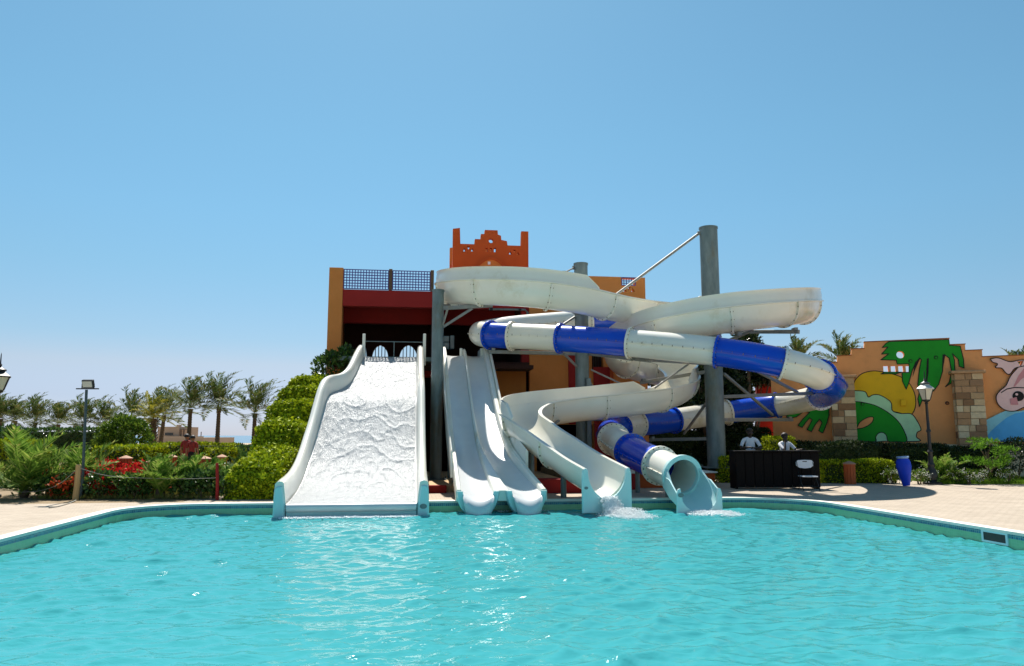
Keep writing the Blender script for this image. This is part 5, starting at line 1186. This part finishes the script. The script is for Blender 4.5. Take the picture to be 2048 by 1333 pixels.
# background hedges and shrubs, left
def hedge_px(label, x0, x1, ytop, Y, dep, seed, n=3500, L=.12, mat='hedge'):
    a, b = at(x0, ytop, Y), at(x1, ytop, Y); box_hedge('hedge', label, ((a.x+b.x)/2, Y+dep/2), (b.x-a.x, dep, a.z), n, L, M[mat], seed)
hedge_px('tall dark far hedge along the left horizon under the palms', -40, 250, 857, 42, 1.2, 1, 6000, .16, 'shrub')
hedge_px('low clipped hedge with shaded front left of the garden path', 182, 300, 893, 27.5, 1.6, 2, 5000)
hedge_px('low clipped hedge at the far left behind the young palm', -30, 62, 882, 25, 1.2, 3, 4000)
hedge_px('long low hedge behind the strolling couple', 296, 470, 887, 36.5, 1.2, 4, 4500, .12)
hedge_px('far low hedge right of the couple, before the topiary', 470, 545, 892, 33, 1.2, 5, 3000, .12, 'shrub')
hedge_px('clipped hedge block in shadow right of the strolling couple', 410, 470, 897, 27.5, 1.3, 6, 3500, .10)
p = at(250, 870, 31.5); shrub('shrub', 'large round green shrub left of the yellowing palm', 'shrub', (p.x, 31.5, 1.25), (1.15, 1.0, 1.15), 3800, .16, M['ground_green'], 21)
p = at(212, 870, 32); shrub('shrub', 'green shrub just right of the floodlight pole behind the low hedge', 'shrub', (p.x, 32.4, .95), (.8, .8, .95), 2200, .15, M['ground_green'], 22)
p = at(20, 880, 28); shrub('shrub', 'dark leafy shrub at the left edge below the lantern', 'shrub', (p.x, 28, .95), (1.1, .9, 1.0), 2200, .17, M['shrub'], 23)
# front planting bed
front = [(95, 20.1, .42, .34), (122, 20.0, .46, .40), (150, 20.4, .40, .40), (196, 20.0, .46, .46), (232, 20.1, .44, .42), (262, 19.9, .42, .40), (366, 20.1, .42, .42), (398, 20.0, .46, .48), (425, 20.2, .40, .46), (452, 19.9, .38, .34)]
whs = ['beside the big young palm', 'left of the timber post', 'hugging the timber post', 'right of the timber post', 'under the red blossoms', 'at the gap in the bed', 'right of the twin young palms', 'under the young palms', 'left of the thin red post', 'at the corner of the stepped hedge']
for k, ((px, Y, r, h), wh) in enumerate(zip(front, whs)):
    x = at(px, 950, Y).x; shrub('shrub', 'dark glossy low shrub at the deck edge, '+wh, 'shrub', (x, Y+.25, h*.72), (r, .4, h*.78), 650, .12, M['shrub'], 200+k, 'dark shrubs along the deck', core=False)
fl = [(118, 938, 21.6, .55, .5, 'flower', 'behind the leftmost bollard'), (186, 952, 21, .4, .42, 'orangeflower', 'right of the timber post'), (214, 938, 22.2, .6, .5, 'flower', 'left of the tall bollard'), (232, 955, 21, .42, .42, 'flower', 'low at the front'), (262, 940, 22.2, .55, .46, 'flower', 'right of the tall bollard'), (290, 950, 21.6, .45, .42, 'orangeflower', 'by the second bollard'), (205, 922, 24, .6, .5, 'orangeflower', 'farthest back'), (175, 944, 20.9, .36, .4, 'flower', 'just right of the floodlight pole'), (212, 948, 20.7, .5, .4, 'flower', 'in the middle of the front row'), (246, 950, 20.6, .5, .4, 'flower', 'below the tall bollard'), (282, 946, 20.8, .5, .4, 'flower', 'at the right end of the front row'), (316, 940, 21.6, .4, .4, 'orangeflower', 'left of the upright young palm'), (230, 926, 23.4, .7, .5, 'flower', 'behind the tall bollard'), (280, 930, 23.0, .6, .5, 'flower', 'between the two bollards'), (138, 955, 20.3, .34, .4, 'orangeflower', 'left of the timber post')]
for k, (px, py, Y, r, h, fm, wh) in enumerate(fl):
    p = at(px, py, Y); shrub('flowering_bush', 'red-flowered bougainvillea bush '+wh, 'flowering bush', (p.x, Y, max(.26, p.z*.5)), (r, .45, max(.28, p.z*.5)), 650, .11, M['ground_green'], 240+k, 'red-flowered bushes in the left bed', (M[fm], 80 if fm == 'flower' else 50, .10))
sapling('big young date palm with arching fronds at the left edge', at(52, 950, 20.6).x, 20.6, 1.85, 30, M['date'], 301, .30, ll=.30)
sapling('young date palm behind the timber post and floodlight', at(158, 950, 21.6).x, 21.6, 1.6, 24, M['date'], 302, .25, ll=.30)
sapling('young date palm with upright fronds left of the red post', at(322, 960, 20.3).x, 20.3, 1.15, 28, M['date'], 303, .2, elr=(85, 35))
sapling('young bright palm in the middle of the front bed', at(375, 950, 20.8).x, 20.8, 1.15, 28, M['date'], 304, .2, elr=(85, 30))
sapling('young palm between the couple and the stepped hedge', at(492, 925, 24.5).x, 24.5, 1.25, 26, M['shrub'], 305, .1)
sapling('spreading young palm beside the thin red post', at(432, 950, 22.2).x, 22.2, 1.0, 24, M['date'], 306, .2)
# grass tufts and ground cover (nobody could count it)
def grass(name, label, x0, x1, y0, y1, n, L, mat, seed, z=0.):
    r = np.random.default_rng(seed); P = np.stack([r.uniform(x0, x1, n), r.uniform(y0, y1, n), np.full(n, z)], 1); d = unit(r.normal(size=(n, 3))*.45+[0, 0, 1]); ln = L*r.uniform(.5, 1.3, n)
    o = leaf_obj(name, [leaf_arrays(P, d, ln, .012, r)], mat, None, 'stuff'); tag(o, label, 'grass')
grass('grass', 'yellow-green grass between the shrubs of the left bed', -12.5, -7.9, 19.9, 24.5, 14000, .16, M['dry'], 5)
grass('grass', 'green grass in the far left garden', -18, -8.3, 24.5, 36, 16000, .18, M['grass'], 6)
# ================================================================== right garden
rl = MB(); a, b = gnd(1885, 969), gnd(2140, 975); rl.add([a, Vector((b.x+2, a.y-.3, 0)), Vector((b.x+2, 30, 0)), Vector((a.x, 30, 0))], [(0, 1, 2, 3)])
for i, v in enumerate(rl.v): rl.v[i] = (v[0], v[1], .006)
rl.build('lawn', M['lawnsoil'], kind='structure')
grass('grass', 'bright lawn strip in front of the painted wall', a.x, b.x+1.5, a.y-.1, 29.5, 26000, .13, M['grass'], 7, .006)
def hedge2(label, x0, x1, ytop, Y, dep, seed, n, L=.085, mat='hedge'):
    a, b = at(x0, ytop, Y), at(x1, ytop, Y); box_hedge('hedge', label, ((a.x+b.x)/2, Y+dep/2), (b.x-a.x, dep, a.z), n, L, M[mat], seed)
hedge2('low clipped hedge right of the bar counter, behind the litter bin', 1640, 1790, 921, 26.6, .8, 31, 9000)
hedge2('short clipped hedge between the tall column and the counter', 1440, 1475, 914, 26.8, .8, 32, 2500)
hedge2('clipped hedge behind the seated attendant', 1536, 1592, 873, 29.0, .9, 33, 5000)
hedge2('dark clipped hedge at the foot of the painted wall, left stretch', 1592, 1775, 884, 29.6, .9, 34, 7000, .10, 'treeleaf')
hedge2('dark clipped hedge under the painted palm', 1778, 1900, 888, 29.2, .8, 35, 5000, .10, 'treeleaf')
hedge2('dark clipped hedge between stone pillar and light green tree', 1900, 2005, 894, 28.6, .8, 36, 4500, .10, 'treeleaf')
p = at(2042, 915, 27.6); shrub('shrub', 'dark round clipped shrub at the right edge', 'shrub', (p.x, 27.9, .72), (.78, .7, .80), 3200, .09, M['treeleaf'], 41)
fw = [(1782, 955, 26.3, 'left of the blue vase'), (1838, 958, 26.0, 'between the vase and the lamp'), (1856, 955, 26.3, 'just left of the lamp base'), (1915, 960, 26.2, 'right of the small palm'), (1940, 962, 26.0, 'before the light green tree'), (1965, 962, 26.3, 'under the light green tree'), (2015, 964, 26.2, 'at the far right')]
for k, (px, py, Y, wh) in enumerate(fw):
    p = at(px, py, Y); shrub('flowering_bush', 'small white-flowered bush '+wh, 'flowering bush', (p.x, Y, .24), (.32, .3, .26), 420, .075, M['ground_green'], 260+k, 'small white-flowered bushes', (M['whiteflower'], 14, .045))
sapling('small spreading palm behind the lamp post', at(1885, 950, 26.8).x, 26.8, 1.15, 22, M['date'], 311, .15, elr=(75, 15))
def feather_tree():
    x = at(1978, 950, 26.4).x; t = thing('young_tree', 'young light green feathery tree on the lawn', 'tree', (x, 26.4, 0)); mb = MB(); r = random.Random(5); A = []; rng = np.random.default_rng(5)
    for k in range(15):
        a = r.uniform(0, 6.28); z = r.uniform(.55, 1.45); l = r.uniform(.35, .85)*(1.25-.3*z); e = Vector((x+math.cos(a)*l, 26.4+math.sin(a)*l*.8, z)); mb.pipe([(x+r.uniform(-.05, .05), 26.4, .25), (x+math.cos(a)*l*.35, 26.4+math.sin(a)*l*.3, z*.75), e], [.022, .015, .007], 6)
        A += [blob_leaves((e.x, e.y, e.z+.03), (.27, .27, .10), 110, .13, 500+k, shell=.9, asp=.28)]
    mb.pipe([(x, 26.4, 0), (x+.02, 26.4, .5), (x, 26.4, 1.1)], [.045, .03, .012], 8); mb.build('trunk', M['twig'], t, smooth=40); leaf_obj('crown', A, M['feather'], t)
feather_tree()
tree('dark broadleaf tree behind the tallest column, left mass', 1405, 690, 910, 33.2, 150, 14000, M['treeleaf'], 3, .20)
tree('dark broadleaf tree behind the tallest column, right mass', 1492, 668, 910, 33.6, 160, 15000, M['treeleaf'], 4, .20)
for k, (px, yb, Ln, wh) in enumerate(((1598, 722, 1.6, 'left of the stone pillar'), (1686, 724, 1.8, 'above the stepped gable'), (2044, 740, 1.5, 'at the right edge'))):
    palm('palm crown showing over the painted wall, '+wh, px, yb, 44+k, Ln, 26, M['farpalm'], 160+k, .2, .35, 'palms behind the painted wall')
hedge2('tall dark hedge behind the tube slide, left of the tallest column', 1235, 1420, 852, 33.0, 1.2, 37, 7000, .14, 'treeleaf')
hedge2('tall dark hedge behind the standing attendant', 1420, 1545, 858, 32.0, 1.0, 38, 6000, .14, 'treeleaf')
tree('dark broadleaf tree between the tower and the tallest column', 1335, 716, 915, 33.8, 130, 12000, M['treeleaf'], 8, .20)
# ================================================================== small things on the left
for lb, px, yt, Y, w in (('orange bollard with worn cap half hidden by the young palm', 126, 926, 22.6, .30), ('tall orange bollard standing clear above the red flowers', 252, 912, 23.5, .32), ('orange bollard behind the front flowers, second from the tall one', 308, 919, 22.4, .36), ('small orange bollard beside the couple on their left', 344, 910, 26.5, .30), ('broad orange bollard in front of the couple on their right', 408, 913, 24.5, .40), ('small orange bollard nearest to the thin red post', 444, 910, 26.5, .30)):
    bollard(lb, px, yt, Y, w, 1)
def post(name, label, px0, y0, px1, y1, Y, r, mat):
    q = at(px1, y1, Y); p = Vector((q.x+(px0-px1)*Y/1500, Y, 0)); t = thing(name, label, 'post', p); mb = MB(); n = 8
    mb.pipe([p, p.lerp(q, .5)+Vector((.01, 0, 0)), q], [r*1.05, r, r*.92], 9); mb.build('shaft', M[mat], t, smooth=35)
    mb = MB(); mb.pipe([q, q+Vector((0, 0, .02))], [r*.95, r*.8], 9); mb.build('top', M[mat], t); return q
tp = post('timber_post', 'weathered square timber post at the deck edge under the floodlight', 156, 1000, 157, 931, 19.7, .07, 'woodpost')
post('red_post', 'thin red post leaning beside the stepped hedge', 438, 1000, 434, 928, 19.75, .042, 'red')
post('timber_post', 'short timber stake in the left bed near the big young palm', 98, 962, 99, 938, 21.5, .05, 'woodpost')
def flood():
    Y = 20.0; b = at(165, 960, Y); tpx = at(173, 780, Y); t = thing('floodlight', 'floodlight on a slim dark pole with crossbar above the left bed', 'floodlight', (b.x, Y, 0))
    mb = MB(); mb.pipe([(b.x-.02, Y, 0), b, tpx], .035, 10); mb.build('pole', M['galvdark'], t, smooth=40)
    l, r_ = at(153, 778, Y), at(197, 778, Y); mb = MB(); mb.bar(l, r_, .06, .03); mb.build('crossbar', M['black'], t)
    c = at(176.5, 768, Y); mb = MB(); ax = (Vector((1, 0, 0)), Vector((0, .94, .34)), Vector((0, -.34, .94))); mb.box(c, (.30, .09, .22), ax); hd = mb.build('lamp_head', M['black'], t, bevel=.012)
    mb = MB(); mb.box(c-ax[1]*.05, (.25, .012, .16), ax); mb.build('lens', M['lens'], hd)
    mb = MB()
    for s in (-1, 1): mb.bar(c+Vector((s*.16, 0, 0)), c+Vector((s*.16, 0, -.13)), .02)
    mb.bar(c+Vector((-.16, 0, -.13)), c+Vector((.16, 0, -.13)), .02); mb.build('yoke', M['black'], t)
M['galvdark'] = pm('dark_green_pole', (.03, .06, .07), (.05, .09, .10), 8, .5); M['lens'] = pm('pale_lens', (.42, .46, .42), (.5, .54, .5), 8, .2, coat=.5)
flood()
def rope(label, pts, r=.007):
    P, _ = spline(pts, .25); mb = MB(); mb.pipe([Vector(p) for p in P], r, 6); tag(mb.build('rope', M['rope'], smooth=60), label, 'rope')
rope('slack grey rope from timber post into the big young palm', [at(157, 936, 19.7), at(120, 968, 19.8), at(80, 982, 19.9), at(35, 985, 20.0)])
rope('slack grey rope across the bed between timber post and red post', [at(157, 936, 19.7), at(215, 952, 19.75), at(300, 957, 19.75), at(380, 958, 19.75), at(436, 956, 19.75)])
rope('black cable lying on the deck by the timber post', [gnd(152, 1001, .02), gnd(138, 1007, .012), gnd(118, 1013, .012), gnd(98, 1016, .012)], .014)
# villa far off
def villa():
    Y = 130; t = thing('villa', 'far sandy villa with flat roof behind the palms', 'building', at(355, 890, Y))
    def bx(name, x0, x1, yt, yb, y0, dep, mat, parent=None):
        p, q = at(x0, yt, y0), at(x1, yb, y0); mb = MB(); mb.box(((p.x+q.x)/2, y0+dep/2, (p.z+q.z)/2), (abs(q.x-p.x), dep, abs(p.z-q.z))); return mb.build(name, M[mat], parent or t)
    up = bx('upper_storey', 316, 357, 854, 876, Y, 8, 'villa'); bx('lower_storey', 312, 406, 875.5, 905, Y-3, 14, 'villa'); bx('parapet', 312, 406, 873, 875.4, Y-3, .3, 'villa')
    bx('chimney', 353, 358, 850, 853.9, Y, 1, 'villa', up); bx('window', 330, 346, 866, 871, Y-.06, .05, 'glassdark', up); bx('pergola', 360, 368, 859, 860, Y, 3, 'trim')
    for x in (361, 367): bx('pergola_post', x-.4, x+.4, 860.1, 875.4, Y, .3, 'trim')
    bx('mast', 401.6, 402.4, 864, 873, Y, .1, 'trim')
villa()
# ================================================================== water pouring and foam
def drops(name, label, cen, sig, n, r, seed, zmin=None, flat=False):
    """splash: many small beads of white water, one mass"""
    g = np.random.default_rng(seed); base = np.array([(1, 0, 0), (-1, 0, 0), (0, 1, 0), (0, -1, 0), (0, 0, 1), (0, 0, -1)], float); tri = np.array([(0, 2, 4), (2, 1, 4), (1, 3, 4), (3, 0, 4), (2, 0, 5), (1, 2, 5), (3, 1, 5), (0, 3, 5)])
    C = np.array(cen(g, n)); s = r*g.gamma(2., .5, n); V = (C[:, None]+base[None]*s[:, None, None]*g.uniform(.7, 1.3, (n, 1, 3))).reshape(-1, 3); Fc = (tri[None]+np.arange(n)[:, None, None]*6).reshape(-1, 3)
    me = bpy.data.meshes.new(name); npmesh(me, V, Fc); me.polygons.foreach_set('use_smooth', [True]*len(me.polygons)); me.materials.append(M['foam']); o = link(name, me, None, 'stuff'); tag(o, label, 'water'); return o
e = Vector(FP[-1]); fth = Vector((FT[-1][0], FT[-1][1], 0)).normalized(); fs = fth.cross(Vector((0, 0, 1)))
ez = e.z-FR*DF+.02
def stream(g, n):
    q = g.random(n); x = g.normal(size=n)*(.08+.05*q); f = .02+.30*q**.6; z = ez+.03-(ez+.03-WZ)*q**1.6+g.normal(size=n)*.02
    return np.stack([e.x+fs.x*x+fth.x*f, e.y+fs.y*x+fth.y*f, z], 1)
drops('pouring_water', 'white stream of water falling from the open flume exit', stream, 0, 12000, .006, 1)
def splash_at(c, dx, dy, sx, sy, h):
    def f(g, n):
        a = g.normal(size=n); b = g.normal(size=n); q = g.random(n); z = WZ+.012+h*g.random(n)**3*np.exp(-(a*a+b*b)*.4)
        return np.stack([c[0]+dx*q*1.0+a*sx, c[1]+dy*q+b*sy, z], 1)
    return f
c = Vector((e.x+fth.x*.3, e.y+fth.y*.3, WZ)); drops('splash_foam', 'splash of white foam below the open flume exit', splash_at(c, .55, -.35, .17, .26, .20), 0, 16000, .0055, 2)
c = gnd(1390, 1028, WZ); drops('splash_foam', 'streak of white foam below the tube slide mouth', splash_at(c, .8, -.2, .17, .20, .09), 0, 14000, .0055, 3)
c = gnd(962, 1024, WZ); drops('splash_foam', 'thin white froth below the left lane of the twin slide', splash_at(c, 0, 0, .25, .05, .03), 0, 2200, .007, 4)
c = gnd(1048, 1022, WZ); drops('splash_foam', 'thin white froth below the right lane of the twin slide', splash_at(c, 0, 0, .25, .05, .03), 0, 2200, .007, 5)
c = W(-5.4, -1.0, WZ); drops('splash_foam', 'line of white froth along the foot of the wide slide', splash_at(c, 2.9, .4, .12, .10, .03), 0, 5000, .007, 6)
